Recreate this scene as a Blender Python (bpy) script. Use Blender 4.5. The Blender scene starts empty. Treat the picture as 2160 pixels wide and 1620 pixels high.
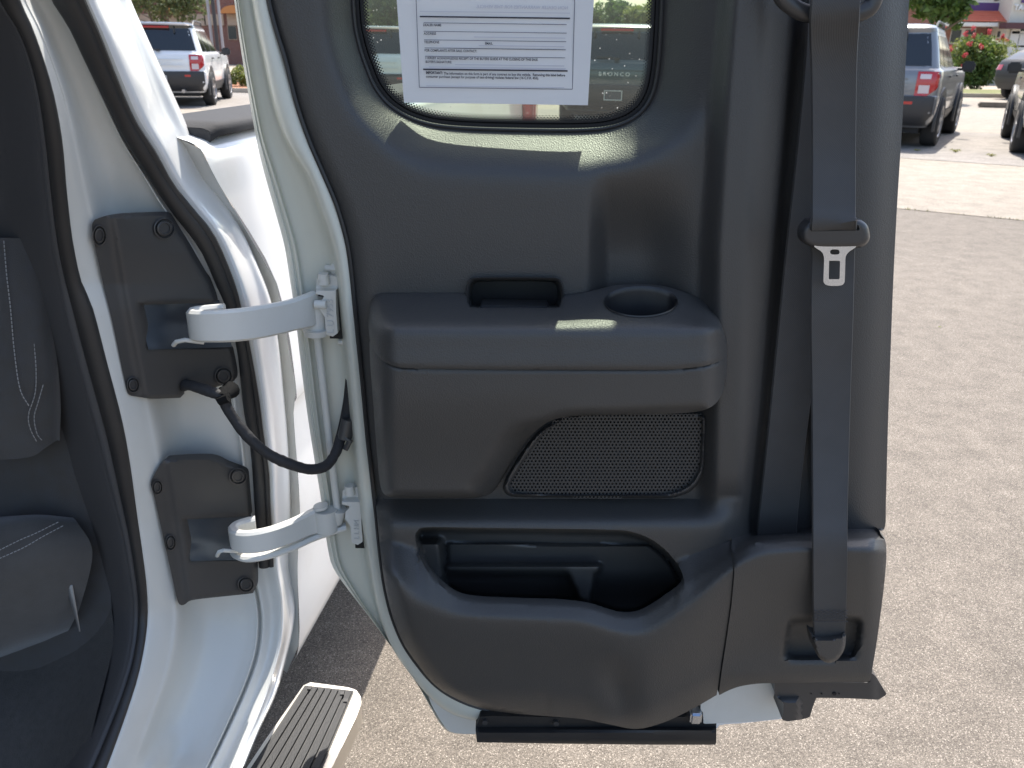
import bpy, bmesh, math, random
import numpy as np
from mathutils import Vector, Matrix
from mathutils.geometry import delaunay_2d_cdt

random.seed(7)
rng = np.random.default_rng(7)
SC = bpy.context.scene
COL = SC.collection
rad = math.radians

# ------------------------------------------------------------------ camera
F_PX, W_PX, H_PX = 1750.0, 2160.0, 1620.0
CAM_H, PITCH, ROLL = 1.30, rad(22.0), rad(0.9)
FWD = Vector((0, math.cos(PITCH), -math.sin(PITCH)))
_R0, _U0 = Vector((1, 0, 0)), Vector((0, math.sin(PITCH), math.cos(PITCH)))
RGT = _R0 * math.cos(ROLL) + _U0 * math.sin(ROLL)
UPV = _U0 * math.cos(ROLL) - _R0 * math.sin(ROLL)
CAM = Vector((0, 0, CAM_H))
cd = bpy.data.cameras.new('camera')
cam = bpy.data.objects.new('camera', cd)
COL.objects.link(cam)
m3 = Matrix((RGT, UPV, -FWD)).transposed()
cam.matrix_world = Matrix.Translation(CAM) @ m3.to_4x4()
cd.sensor_width = 36.0
cd.lens = F_PX / W_PX * 36.0
cd.clip_start = 0.02
cd.clip_end = 2000
cd.dof.use_dof = True
cd.dof.focus_distance = 0.98
cd.dof.aperture_fstop = 16.0
SC.camera = cam

# ------------------------------------------------------------------ light
SUN_AZ, SUN_EL = rad(14), rad(61)
world = bpy.data.worlds.new('World')
SC.world = world
world.use_nodes = True
wn = world.node_tree
bg = wn.nodes['Background']
sky = wn.nodes.new('ShaderNodeTexSky')
sky.sky_type = 'NISHITA'
sky.sun_disc = False
sky.sun_elevation = SUN_EL
sky.sun_rotation = SUN_AZ
sky.air_density = 1.0
sky.dust_density = 2.5
wn.links.new(sky.outputs[0], bg.inputs[0])
bg.inputs[1].default_value = 0.15
sl = bpy.data.lights.new('sun', 'SUN')
sl.energy = 3.8
sl.angle = rad(0.5)
sl.color = (1.0, 0.95, 0.87)
so = bpy.data.objects.new('sun', sl)
COL.objects.link(so)
sdir = Vector((math.sin(SUN_AZ) * math.cos(SUN_EL), math.cos(SUN_AZ) * math.cos(SUN_EL), math.sin(SUN_EL)))
so.rotation_euler = sdir.to_track_quat('Z', 'Y').to_euler()
so.location = (2, 3, 6)
SC.view_settings.view_transform = 'Standard'
SC.view_settings.look = 'None'
SC.view_settings.exposure = 1.2
SC.view_settings.gamma = 1.0
SC.view_settings.use_curve_mapping = False
SC.cycles.max_bounces = 10
SC.cycles.transparent_max_bounces = 12

# ------------------------------------------------------------------ geometry helpers
_FW, _RG, _UP = np.array(FWD), np.array(RGT), np.array(UPV)

def rays(x, y):
    x = np.asarray(x, float); y = np.asarray(y, float)
    return _FW + ((x - 1080) / F_PX)[..., None] * _RG - ((y - 810) / F_PX)[..., None] * _UP

def PP(x, y, Y):
    """points on the sight lines of photo pixels at distance Y in front of the camera"""
    d = rays(x, y)
    return np.array([0, 0, CAM_H]) + d * (np.asarray(Y, float) / d[..., 1])[..., None]

def P(x, y, Y):
    return Vector(PP(np.array([x]), np.array([y]), np.array([Y]))[0])

def PZ(x, y, z=0.0):
    d = rays(np.array([x]), np.array([y]))[0]
    return CAM + Vector(d) * ((z - CAM_H) / d[2])

def PPZ(x, y, z):
    d = rays(x, y)
    return np.array([0, 0, CAM_H]) + d * ((np.asarray(z, float) - CAM_H) / d[..., 2])[..., None]

def ss(a, b, t):
    t = np.clip((np.asarray(t, float) - a) / (b - a), 0, 1)
    return t * t * (3 - 2 * t)

def smin1(t, k=9.0):
    """min(t,1) with a rounded knee"""
    t = np.asarray(t, float)
    return 1 - np.logaddexp(0, (1 - t) * k) / k

def catmull(pts, n, closed=False):
    p = np.array(pts, float)
    if closed:
        q = np.vstack([p[-1], p, p[0], p[1]])
    else:
        q = np.vstack([2 * p[0] - p[1], p, 2 * p[-1] - p[-2]])
    out = []
    segs = len(q) - 3
    for i in range(segs):
        a, b, c, d = q[i:i + 4]
        for t in np.linspace(0, 1, n, endpoint=False):
            out.append(0.5 * ((2 * b) + (-a + c) * t + (2 * a - 5 * b + 4 * c - d) * t * t + (-a + 3 * b - 3 * c + d) * t ** 3))
    if not closed:
        out.append(q[-2])
    return np.array(out)

def resample(pl, step=None, n=None, closed=False):
    p = np.array(pl, float)
    if closed:
        p = np.vstack([p, p[:1]])
    L = np.concatenate([[0], np.cumsum(np.linalg.norm(np.diff(p, axis=0), axis=1))])
    if n is None:
        n = max(3, int(round(L[-1] / step)) + 1)
    t = np.linspace(0, L[-1], n)
    r = np.stack([np.interp(t, L, p[:, k]) for k in range(p.shape[1])], 1)
    return r[:-1] if closed else r

def smooth_closed(pts, step=6):
    return resample(catmull(pts, 10, True), step=step, closed=True)

def inside(poly, x, y):
    px, py = poly[:, 0], poly[:, 1]
    qx, qy = np.roll(px, -1), np.roll(py, -1)
    r = np.zeros(x.shape, bool)
    for a, b, c, d in zip(px, py, qx, qy):
        if b == d: continue
        cond = ((b > y) != (d > y)) & (x < (c - a) * (y - b) / (d - b) + a)
        r ^= cond
    return r

def udist(poly, x, y, closed=True):
    best = np.full(x.shape, 1e9)
    n = len(poly)
    for i in range(n if closed else n - 1):
        a = poly[i]; b = poly[(i + 1) % n]
        e = b - a
        L = e @ e
        if L == 0: continue
        t = np.clip(((x - a[0]) * e[0] + (y - a[1]) * e[1]) / L, 0, 1)
        dd = (x - a[0] - t * e[0]) ** 2 + (y - a[1] - t * e[1]) ** 2
        best = np.minimum(best, dd)
    return np.sqrt(best)

def sdist(poly, x, y):
    u = udist(poly, x, y)
    return np.where(inside(poly, x, y), u, -u)

def make(name, verts, faces, mat, parent=None, smooth=True, angle=38, kind=None):
    me = bpy.data.meshes.new(name)
    me.from_pydata([tuple(v) for v in verts], [], [tuple(f) for f in faces])
    me.validate()
    bm = bmesh.new(); bm.from_mesh(me)
    bmesh.ops.recalc_face_normals(bm, faces=bm.faces)
    bm.to_mesh(me); bm.free()
    if smooth:
        me.shade_smooth()
        me.set_sharp_from_angle(angle=rad(angle))
    if mat is not None:
        me.materials.append(mat)
    o = bpy.data.objects.new(name, me)
    COL.objects.link(o)
    if parent is not None:
        attach(o, parent)
    if kind: o['kind'] = kind
    return o

def wm(o):
    m = o.matrix_basis.copy()
    return (wm(o.parent) @ o.matrix_parent_inverse @ m) if o.parent else m

def attach(o, parent):
    o.parent = parent
    o.matrix_parent_inverse = wm(parent).inverted()

def tag(o, label=None, cat=None, group=None, kind=None):
    if label: o['label'] = label
    if cat: o['category'] = cat
    if group: o['group'] = group
    if kind: o['kind'] = kind
    return o

def empty(name, loc, label=None, cat=None, group=None, rz=0.0):
    o = bpy.data.objects.new(name, None)
    o.empty_display_size = 0.2
    COL.objects.link(o)
    o.location = loc
    o.rotation_euler = (0, 0, rz)
    tag(o, label, cat, group)
    return o

class MB:
    """collects several shapes into one mesh"""
    def __init__(self): self.v, self.f = [], []
    def add(self, v, f):
        n = len(self.v)
        self.v += [tuple(p) for p in v]
        self.f += [tuple(i + n for i in q) for q in f]
        return self
    def box(self, c, s, rot=None, bev=0.0):
        x, y, z = s[0] / 2, s[1] / 2, s[2] / 2
        if bev <= 0:
            vs = [Vector((a * x, b * y, d * z)) for a in (-1, 1) for b in (-1, 1) for d in (-1, 1)]
            fs = [(0, 1, 3, 2), (4, 6, 7, 5), (0, 4, 5, 1), (2, 3, 7, 6), (0, 2, 6, 4), (1, 5, 7, 3)]
        else:
            bm = bmesh.new()
            bmesh.ops.create_cube(bm, size=1)
            for v in bm.verts: v.co = Vector((v.co.x * s[0], v.co.y * s[1], v.co.z * s[2]))
            bmesh.ops.bevel(bm, geom=bm.edges[:], offset=bev, segments=2, affect='EDGES')
            bm.verts.index_update()
            vs = [v.co.copy() for v in bm.verts]; fs = [[v.index for v in f.verts] for f in bm.faces]
            bm.free()
        if rot is not None: vs = [rot @ v for v in vs]
        return self.add([v + Vector(c) for v in vs], fs)
    def tube(self, pts, r, n=10, cap=True, flat=1.0, up=None):
        v, f = tube_geo(pts, r, n, cap, flat, up)
        return self.add(v, f)
    def cyl(self, a, b, r0, r1=None, n=20):
        return self.tube([Vector(a), Vector(b)], [r0, r0 if r1 is None else r1], n)
    def build(self, name, mat, parent=None, **k):
        return make(name, self.v, self.f, mat, parent, **k)

def tube_geo(pts, r, n=10, cap=True, flat=1.0, up=None):
    P3 = [Vector(p) for p in pts]
    R = [r] * len(P3) if not hasattr(r, '__len__') else list(r)
    v, f = [], []
    prev = None
    for i, p in enumerate(P3):
        t = (P3[min(i + 1, len(P3) - 1)] - P3[max(i - 1, 0)])
        if t.length < 1e-9: t = Vector((0, 0, 1))
        t.normalize()
        if prev is None:
            a = Vector(up) if up is not None else (Vector((0, 1, 0)) if abs(t.y) < .9 else Vector((1, 0, 0)))
        else:
            a = Vector(up) if up is not None else prev
        a = (a - t * a.dot(t))
        if a.length < 1e-6: a = t.orthogonal()
        a.normalize(); prev = a
        b = t.cross(a)
        for k in range(n):
            th = 2 * math.pi * k / n
            v.append(p + a * (math.cos(th) * R[i] * flat) + b * (math.sin(th) * R[i]))
    for i in range(len(P3) - 1):
        for k in range(n):
            f.append((i * n + k, i * n + (k + 1) % n, (i + 1) * n + (k + 1) % n, (i + 1) * n + k))
    if cap:
        f.append(tuple(range(n))[::-1]); f.append(tuple(range((len(P3) - 1) * n, len(P3) * n)))
    return v, f

def cdt_patch(outline, spacing, holes=(), lines=()):
    """triangulates a region of the photo plane: returns xy, triangles, boundary loops"""
    out = np.array(outline, float)
    pts, edges, loops = [], [], []
    for lp in [out] + [np.array(h, float) for h in holes]:
        n0 = len(pts); k = len(lp)
        pts += [tuple(q) for q in lp]
        edges += [(n0 + i, n0 + (i + 1) % k) for i in range(k)]
    for ln in lines:
        n0 = len(pts); k = len(ln)
        pts += [tuple(q) for q in ln]
        edges += [(n0 + i, n0 + i + 1) for i in range(k - 1)]
    x0, y0 = out.min(0); x1, y1 = out.max(0)
    gx, gy = np.meshgrid(np.arange(x0, x1, spacing), np.arange(y0, y1, spacing * .87))
    gx[1::2] += spacing / 2
    gx = gx.ravel() + rng.normal(0, .02, gx.size); gy = gy.ravel()
    ok = inside(out, gx, gy) & (udist(out, gx, gy) > spacing * .45)
    for h in holes:
        h = np.array(h, float)
        ok &= ~inside(h, gx, gy); ok &= udist(h, gx, gy) > spacing * .45
    for ln in lines:
        ok &= udist(np.array(ln, float), gx, gy, False) > spacing * .45
    pts += list(zip(gx[ok].tolist(), gy[ok].tolist()))
    vo, eo, fo, ov, oe, of = delaunay_2d_cdt([Vector(p) for p in pts], edges, [], 0, 1e-4)
    xy = np.array([tuple(v) for v in vo])
    tri = np.array([f for f in fo if len(f) == 3])
    c = xy[tri].mean(1)
    keep = inside(out, c[:, 0], c[:, 1])
    for h in holes:
        keep &= ~inside(np.array(h, float), c[:, 0], c[:, 1])
    return xy, tri[keep]

def boundary_edges(tri):
    from collections import Counter
    cnt = Counter()
    for t in tri:
        for a, b in ((t[0], t[1]), (t[1], t[2]), (t[2], t[0])):
            cnt[(min(a, b), max(a, b))] += 1
    return [e for e, c in cnt.items() if c == 1]

def patch(name, outline, dfn, mat, parent, Y0, spacing=8, holes=(), lines=(), skirt=0.012, angle=38, kind=None):
    """a moulded surface: depth dfn (metres towards the camera from the plane Y0) over an outline, with a turned-back edge"""
    xy, tri = cdt_patch(outline, spacing, holes, lines)
    x, y = xy[:, 0], xy[:, 1]
    d = dfn(x, y) if callable(dfn) else np.full(x.shape, dfn)
    V = PP(x, y, Y0 - d)
    verts = [tuple(v) for v in V]; faces = [tuple(int(i) for i in t) for t in tri]
    if skirt > 0:
        be = boundary_edges(faces)
        idx = {}
        for e in be:
            for i in e:
                if i not in idx:
                    idx[i] = len(verts)
                    vx, vy, vz = V[i]
                    verts.append((vx, vy + skirt, vz))
        for a, b in be:
            faces.append((a, b, idx[b], idx[a]))
    return make(name, verts, faces, mat, parent, angle=angle, kind=kind)

def loft(name, curves, mat, parent, n=90, across=6, angle=45, kind=None):
    """surface through curves given as lists of (px, py, Y)"""
    cs = []
    for c in curves:
        c = np.array(c, float)
        pl = resample(catmull(c, 12), n=n)
        cs.append(PP(pl[:, 0], pl[:, 1], pl[:, 2]))
    return loft3(name, cs, mat, parent, across, angle, kind)

def loft3(name, cs, mat, parent, across=6, angle=45, kind=None):
    cs = np.array(cs)                      # rows, n, 3
    rows = []
    for j in range(cs.shape[1]):
        rows.append(catmull(cs[:, j], across) if len(cs) > 2 and across > 1 else
                    np.array([cs[0, j] * (1 - t) + cs[1, j] * t for t in np.linspace(0, 1, across + 1)]) if len(cs) == 2 else cs[:, j])
    G = np.array(rows)
    n, m = G.shape[:2]
    v = G.reshape(-1, 3)
    f = [(i * m + j, i * m + j + 1, (i + 1) * m + j + 1, (i + 1) * m + j) for i in range(n - 1) for j in range(m - 1)]
    return make(name, v, f, mat, parent, angle=angle, kind=kind)

# ------------------------------------------------------------------ materials
def mat(name, color=(.5, .5, .5), rough=.5, metal=0., spec=.5, coat=0., bump=None, mott=None, extra=None, sheen=0.):
    m = bpy.data.materials.new(name); m.use_nodes = True
    nt = m.node_tree; N = nt.nodes; L = nt.links
    b = N['Principled BSDF']
    b.inputs['Base Color'].default_value = (*color, 1)
    b.inputs['Roughness'].default_value = rough
    b.inputs['Metallic'].default_value = metal
    b.inputs['Specular IOR Level'].default_value = spec
    b.inputs['Coat Weight'].default_value = coat
    b.inputs['Coat Roughness'].default_value = .06
    if sheen: b.inputs['Sheen Weight'].default_value = sheen
    tc = N.new('ShaderNodeTexCoord')
    if mott:                                # (scale, amount, colour2)
        n = N.new('ShaderNodeTexNoise'); n.inputs['Scale'].default_value = mott[0]; n.inputs['Detail'].default_value = 6
        L.new(tc.outputs['Object'], n.inputs['Vector'])
        r = N.new('ShaderNodeValToRGB')
        r.color_ramp.elements[0].position = .5 - mott[1]; r.color_ramp.elements[1].position = .5 + mott[1]
        r.color_ramp.elements[0].color = (*color, 1); r.color_ramp.elements[1].color = (*mott[2], 1)
        L.new(n.outputs['Fac'], r.inputs['Fac']); L.new(r.outputs['Color'], b.inputs['Base Color'])
        mr = N.new('ShaderNodeMapRange'); mr.inputs[3].default_value = rough * .88; mr.inputs[4].default_value = min(1, rough * 1.12)
        L.new(n.outputs['Fac'], mr.inputs[0]); L.new(mr.outputs[0], b.inputs['Roughness'])
    if bump:                                # list of (kind, scale, strength, distance)
        prev = None
        for kind, sc, st, dist in bump:
            if kind == 'vor':
                t = N.new('ShaderNodeTexVoronoi'); t.inputs['Scale'].default_value = sc; o = t.outputs['Distance']
            else:
                t = N.new('ShaderNodeTexNoise'); t.inputs['Scale'].default_value = sc; t.inputs['Detail'].default_value = 3; o = t.outputs['Fac']
            L.new(tc.outputs['Object'], t.inputs['Vector'])
            bp = N.new('ShaderNodeBump'); bp.inputs['Strength'].default_value = st; bp.inputs['Distance'].default_value = dist
            L.new(o, bp.inputs['Height'])
            if prev: L.new(prev.outputs[0], bp.inputs['Normal'])
            prev = bp
        L.new(prev.outputs[0], b.inputs['Normal'])
    if extra: extra(m, nt, b, tc)
    return m

M = {}
M['plastic'] = mat('black_grained_plastic', (.043, .042, .0405), .47, spec=.6, mott=(5, .3, (.052, .051, .049)),
                   bump=[('vor', 600, .42, .0007), ('noise', 7, .05, .01)])
M['plastic2'] = mat('black_fine_plastic', (.040, .039, .039), .5, spec=.55, mott=(6, .3, (.048, .047, .046)), bump=[('noise', 1400, .22, .0004)])
M['smoothblack'] = mat('smooth_black_plastic', (.046, .045, .045), .34, bump=[('noise', 30, .02, .003)])
M['rubber'] = mat('black_rubber', (.018, .018, .019), .5, mott=(25, .3, (.028, .027, .026)), bump=[('noise', 260, .12, .001)])
M['pocketp'] = mat('grained_pocket_plastic', (.060, .059, .057), .42, spec=.7, bump=[('noise', 1400, .25, .0004)])
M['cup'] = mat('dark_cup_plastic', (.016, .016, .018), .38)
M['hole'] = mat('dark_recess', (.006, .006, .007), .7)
def dirt(m, nt, b, tc):
    N, L = nt.nodes, nt.links
    n = N.new('ShaderNodeTexNoise'); n.inputs['Scale'].default_value = 5.; n.inputs['Detail'].default_value = 9; n.inputs['Roughness'].default_value = .65
    L.new(tc.outputs['Object'], n.inputs['Vector'])
    r = N.new('ShaderNodeValToRGB'); r.color_ramp.elements[0].position = .52; r.color_ramp.elements[1].position = .82
    L.new(n.outputs['Fac'], r.inputs['Fac'])
    s = N.new('ShaderNodeTexVoronoi'); s.inputs['Scale'].default_value = 90
    L.new(tc.outputs['Object'], s.inputs['Vector'])
    sr = N.new('ShaderNodeValToRGB'); sr.color_ramp.elements[0].position = .03; sr.color_ramp.elements[1].position = .06
    sr.color_ramp.elements[0].color = (1, 1, 1, 1); sr.color_ramp.elements[1].color = (0, 0, 0, 1)
    L.new(s.outputs['Distance'], sr.inputs['Fac'])
    mx = N.new('ShaderNodeMath'); mx.operation = 'MULTIPLY'; mx.inputs[1].default_value = .45
    L.new(sr.outputs[0], mx.inputs[0])
    ad = N.new('ShaderNodeMath'); ad.operation = 'MULTIPLY_ADD'; ad.inputs[1].default_value = .4; ad.use_clamp = True
    L.new(r.outputs[0], ad.inputs[0]); L.new(mx.outputs[0], ad.inputs[2])
    mix = N.new('ShaderNodeMix'); mix.data_type = 'RGBA'
    mix.inputs[6].default_value = b.inputs['Base Color'].default_value
    mix.inputs[7].default_value = (.50, .46, .38, 1)
    L.new(ad.outputs[0], mix.inputs[0]); L.new(mix.outputs[2], b.inputs['Base Color'])
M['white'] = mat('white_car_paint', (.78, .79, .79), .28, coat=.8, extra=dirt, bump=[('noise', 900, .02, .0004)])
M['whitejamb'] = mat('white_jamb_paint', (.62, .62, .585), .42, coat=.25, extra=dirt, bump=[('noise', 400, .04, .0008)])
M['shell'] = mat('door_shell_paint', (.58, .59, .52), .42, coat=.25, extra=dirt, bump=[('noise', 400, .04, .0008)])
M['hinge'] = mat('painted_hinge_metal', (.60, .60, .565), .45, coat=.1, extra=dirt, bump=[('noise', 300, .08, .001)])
M['steel'] = mat('brushed_steel', (.60, .64, .70), .25, metal=1., bump=[('noise', 500, .05, .0005)])
M['trimgrey'] = mat('dark_grey_trim', (.060, .060, .063), .6, mott=(5, .3, (.070, .070, .073)), bump=[('vor', 700, .25, .0006)])
M['fabric'] = mat('charcoal_seat_fabric', (.046, .043, .040), .9, sheen=.3, mott=(60, .25, (.055, .056, .06)), bump=[('noise', 900, .5, .001)])
M['fabric2'] = mat('grey_seat_fabric', (.060, .056, .052), .9, sheen=.3, mott=(60, .25, (.075, .071, .067)), bump=[('noise', 700, .5, .001)])
M['thread'] = mat('pale_thread', (.30, .30, .30), .8)
M['carpet'] = mat('dark_carpet', (.050, .049, .047), .95, mott=(120, .3, (.078, .075, .072)), bump=[('noise', 500, .8, .002)])
def weave(m, nt, b, tc):
    N, L = nt.nodes, nt.links
    w = N.new('ShaderNodeTexWave'); w.wave_type = 'BANDS'; w.bands_direction = 'DIAGONAL'; w.inputs['Scale'].default_value = 260; w.inputs['Distortion'].default_value = .6
    L.new(tc.outputs['Object'], w.inputs['Vector'])
    w2 = N.new('ShaderNodeTexWave'); w2.wave_type = 'BANDS'; w2.bands_direction = 'Z'; w2.inputs['Scale'].default_value = 330; w2.inputs['Distortion'].default_value = .6
    L.new(tc.outputs['Object'], w2.inputs['Vector'])
    a = N.new('ShaderNodeMath'); a.operation = 'ADD'; L.new(w.outputs['Fac'], a.inputs[0]); L.new(w2.outputs['Fac'], a.inputs[1])
    bp = N.new('ShaderNodeBump'); bp.inputs['Strength'].default_value = .35; bp.inputs['Distance'].default_value = .0004
    L.new(a.outputs[0], bp.inputs['Height']); L.new(bp.outputs[0], b.inputs['Normal'])
M['webbing'] = mat('black_belt_webbing', (.050, .049, .049), .6, spec=.45, mott=(40, .3, (.062, .061, .060)), extra=weave)
M['paper'] = mat('white_paper', (.80, .80, .82), .85, spec=.2, mott=(12, .3, (.84, .84, .85)))
_b = M['paper'].node_tree.nodes['Principled BSDF']
_nt = M['paper'].node_tree; _t = _nt.nodes.new('ShaderNodeBsdfTranslucent'); _t.inputs[0].default_value = (.62, .62, .66, 1)
_x = _nt.nodes.new('ShaderNodeMixShader'); _x.inputs[0].default_value = .22
_nt.links.new(_b.outputs[0], _x.inputs[1]); _nt.links.new(_t.outputs[0], _x.inputs[2]); _nt.links.new(_x.outputs[0], _nt.nodes['Material Output'].inputs[0])
def ink(name, c):
    return mat(name, c, .8, spec=.1)
M['ink'] = ink('printed_ink', (.06, .06, .075)); M['inkfaint'] = ink('faint_showthrough_ink', (.60, .60, .665)); M['inkmid'] = ink('grey_ink', (.2, .2, .24))

def glass_mat(name, tint, fac=.09, dust=.0, rough=0.0):
    m = bpy.data.materials.new(name); m.use_nodes = True
    nt = m.node_tree; N = nt.nodes; L = nt.links
    N.remove(N['Principled BSDF']); out = N['Material Output']
    tr = N.new('ShaderNodeBsdfTransparent'); tr.inputs[0].default_value = (*tint, 1)
    gl = N.new('ShaderNodeBsdfGlossy'); gl.inputs['Roughness'].default_value = rough; gl.inputs[0].default_value = (.9, .95, .95, 1)
    lw = N.new('ShaderNodeLayerWeight'); lw.inputs[0].default_value = .5
    pw = N.new('ShaderNodeMath'); pw.operation = 'POWER'; pw.inputs[1].default_value = 5; L.new(lw.outputs['Facing'], pw.inputs[0])
    fr = N.new('ShaderNodeMath'); fr.operation = 'MULTIPLY_ADD'; fr.inputs[1].default_value = .9; fr.inputs[2].default_value = .06; L.new(pw.outputs[0], fr.inputs[0])
    mx = N.new('ShaderNodeMixShader')
    L.new(fr.outputs[0], mx.inputs[0]); L.new(tr.outputs[0], mx.inputs[1]); L.new(gl.outputs[0], mx.inputs[2])
    last = mx
    if dust > 0:
        tc = N.new('ShaderNodeTexCoord')
        v = N.new('ShaderNodeTexVoronoi'); v.inputs['Scale'].default_value = 150
        n = N.new('ShaderNodeTexNoise'); n.inputs['Scale'].default_value = 14
        L.new(tc.outputs['Object'], v.inputs['Vector']); L.new(tc.outputs['Object'], n.inputs['Vector'])
        r = N.new('ShaderNodeValToRGB'); r.color_ramp.elements[0].position = .06; r.color_ramp.elements[1].position = .16
        r.color_ramp.elements[0].color = (1, 1, 1, 1); r.color_ramp.elements[1].color = (0, 0, 0, 1)
        L.new(v.outputs['Distance'], r.inputs[0])
        r2 = N.new('ShaderNodeValToRGB'); r2.color_ramp.elements[0].position = .45; r2.color_ramp.elements[1].position = .7
        L.new(n.outputs['Fac'], r2.inputs[0])
        mu = N.new('ShaderNodeMath'); mu.operation = 'MULTIPLY'; L.new(r.outputs[0], mu.inputs[0]); L.new(r2.outputs[0], mu.inputs[1])
        ma = N.new('ShaderNodeMath'); ma.operation = 'MULTIPLY_ADD'; ma.inputs[1].default_value = .55; ma.inputs[2].default_value = dust
        L.new(mu.outputs[0], ma.inputs[0])
        df = N.new('ShaderNodeBsdfTranslucent'); df.inputs[0].default_value = (.7, .7, .66, 1)
        m2 = N.new('ShaderNodeMixShader'); L.new(ma.outputs[0], m2.inputs[0]); L.new(mx.outputs[0], m2.inputs[1]); L.new(df.outputs[0], m2.inputs[2])
        last = m2
    L.new(last.outputs[0], out.inputs[0])
    return m
M['glass'] = glass_mat('green_tinted_window_glass', (.57, .65, .53), dust=.015)

# ================================================================== SETTING: ground, kerbs
def ground_mat(name, stops, cell, speck, noise_big, rough=.9, tint=(1, 1, 1)):
    m = bpy.data.materials.new(name); m.use_nodes = True
    nt = m.node_tree; N = nt.nodes; L = nt.links; b = N['Principled BSDF']
    b.inputs['Roughness'].default_value = rough; b.inputs['Specular IOR Level'].default_value = .35
    tc = N.new('ShaderNodeTexCoord')
    v = N.new('ShaderNodeTexVoronoi'); v.inputs['Scale'].default_value = cell; L.new(tc.outputs['Object'], v.inputs['Vector'])
    sep = N.new('ShaderNodeSeparateColor'); L.new(v.outputs['Color'], sep.inputs[0])
    r = N.new('ShaderNodeValToRGB')
    while len(r.color_ramp.elements) < len(stops): r.color_ramp.elements.new(.5)
    for e, (p, c) in zip(r.color_ramp.elements, stops):
        e.position = p; e.color = (*c, 1)
    L.new(sep.outputs[0], r.inputs[0])
    n = N.new('ShaderNodeTexNoise'); n.inputs['Scale'].default_value = noise_big; n.inputs['Detail'].default_value = 8; n.inputs['Roughness'].default_value = .6
    L.new(tc.outputs['Object'], n.inputs['Vector'])
    mr = N.new('ShaderNodeMapRange'); mr.inputs[1].default_value = .3; mr.inputs[2].default_value = .7; mr.inputs[3].default_value = .82; mr.inputs[4].default_value = 1.16
    L.new(n.outputs['Fac'], mr.inputs[0])
    mx = N.new('ShaderNodeMix'); mx.data_type = 'RGBA'; mx.blend_type = 'MULTIPLY'; mx.inputs[0].default_value = 1
    L.new(r.outputs[0], mx.inputs[6]); L.new(mr.outputs[0], mx.inputs[7])
    n3 = N.new('ShaderNodeTexNoise'); n3.inputs['Scale'].default_value = .22; n3.inputs['Detail'].default_value = 3
    L.new(tc.outputs['Object'], n3.inputs['Vector'])
    mr3 = N.new('ShaderNodeMapRange'); mr3.inputs[1].default_value = .35; mr3.inputs[2].default_value = .65; mr3.inputs[3].default_value = .9; mr3.inputs[4].default_value = 1.08
    L.new(n3.outputs['Fac'], mr3.inputs[0])
    mx3 = N.new('ShaderNodeMix'); mx3.data_type = 'RGBA'; mx3.blend_type = 'MULTIPLY'; mx3.inputs[0].default_value = 1
    L.new(mx.outputs[2], mx3.inputs[6]); L.new(mr3.outputs[0], mx3.inputs[7])
    # rare pale stones
    v2 = N.new('ShaderNodeTexVoronoi'); v2.inputs['Scale'].default_value = cell * .22; L.new(tc.outputs['Object'], v2.inputs['Vector'])
    r2 = N.new('ShaderNodeValToRGB'); r2.color_ramp.elements[0].position = speck * .7; r2.color_ramp.elements[1].position = speck
    r2.color_ramp.elements[0].color = (1, 1, 1, 1); r2.color_ramp.elements[1].color = (0, 0, 0, 1)
    L.new(v2.outputs['Distance'], r2.inputs[0])
    s2 = N.new('ShaderNodeSeparateColor'); L.new(v2.outputs['Color'], s2.inputs[0])
    gt = N.new('ShaderNodeMath'); gt.operation = 'GREATER_THAN'; gt.inputs[1].default_value = .55; L.new(s2.outputs[1], gt.inputs[0])
    mu = N.new('ShaderNodeMath'); mu.operation = 'MULTIPLY'; L.new(gt.outputs[0], mu.inputs[0]); L.new(r2.outputs[0], mu.inputs[1])
    m2 = N.new('ShaderNodeMix'); m2.data_type = 'RGBA'; m2.inputs[7].default_value = (.55, .5, .44, 1)
    L.new(mu.outputs[0], m2.inputs[0]); L.new(mx3.outputs[2], m2.inputs[6]); L.new(m2.outputs[2], b.inputs['Base Color'])
    bp = N.new('ShaderNodeBump'); bp.inputs['Strength'].default_value = .45; bp.inputs['Distance'].default_value = .003; bp.invert = True
    L.new(v.outputs['Distance'], bp.inputs['Height'])
    bp2 = N.new('ShaderNodeBump'); bp2.inputs['Strength'].default_value = .4; bp2.inputs['Distance'].default_value = .01
    L.new(n.outputs['Fac'], bp2.inputs['Height']); L.new(bp.outputs[0], bp2.inputs['Normal']); L.new(bp2.outputs[0], b.inputs['Normal'])
    return m
M['asphalt'] = ground_mat('weathered_asphalt', [(0, (.076, .065, .053)), (.3, (.130, .112, .093)), (.6, (.168, .145, .121)), (.9, (.222, .192, .160)), (1, (.43, .38, .32))], 520, .08, 9)
M['concrete'] = ground_mat('pale_worn_pavement', [(0, (.215, .187, .152)), (.5, (.262, .228, .186)), (1, (.315, .275, .228))], 120, .06, 5)
M['worn'] = ground_mat('grey_worn_asphalt', [(0, (.17, .155, .14)), (.5, (.235, .215, .192)), (1, (.30, .272, .242))], 120, .06, 4)
M['road'] = ground_mat('bright_road', [(0, (.30, .255, .20)), (1, (.37, .315, .25))], 60, .04, 2)
M['mulch'] = mat('red_brown_mulch', (.22, .09, .045), .95, mott=(9, .2, (.34, .15, .07)), bump=[('noise', 30, .8, .03)])
M['lawn'] = mat('dry_lawn', (.10, .12, .03), .95, mott=(6, .25, (.20, .19, .07)), bump=[('noise', 60, .8, .03)])
M['kerb'] = mat('kerb_concrete', (.36, .31, .25), .9, mott=(6, .3, (.44, .39, .32)))

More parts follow.
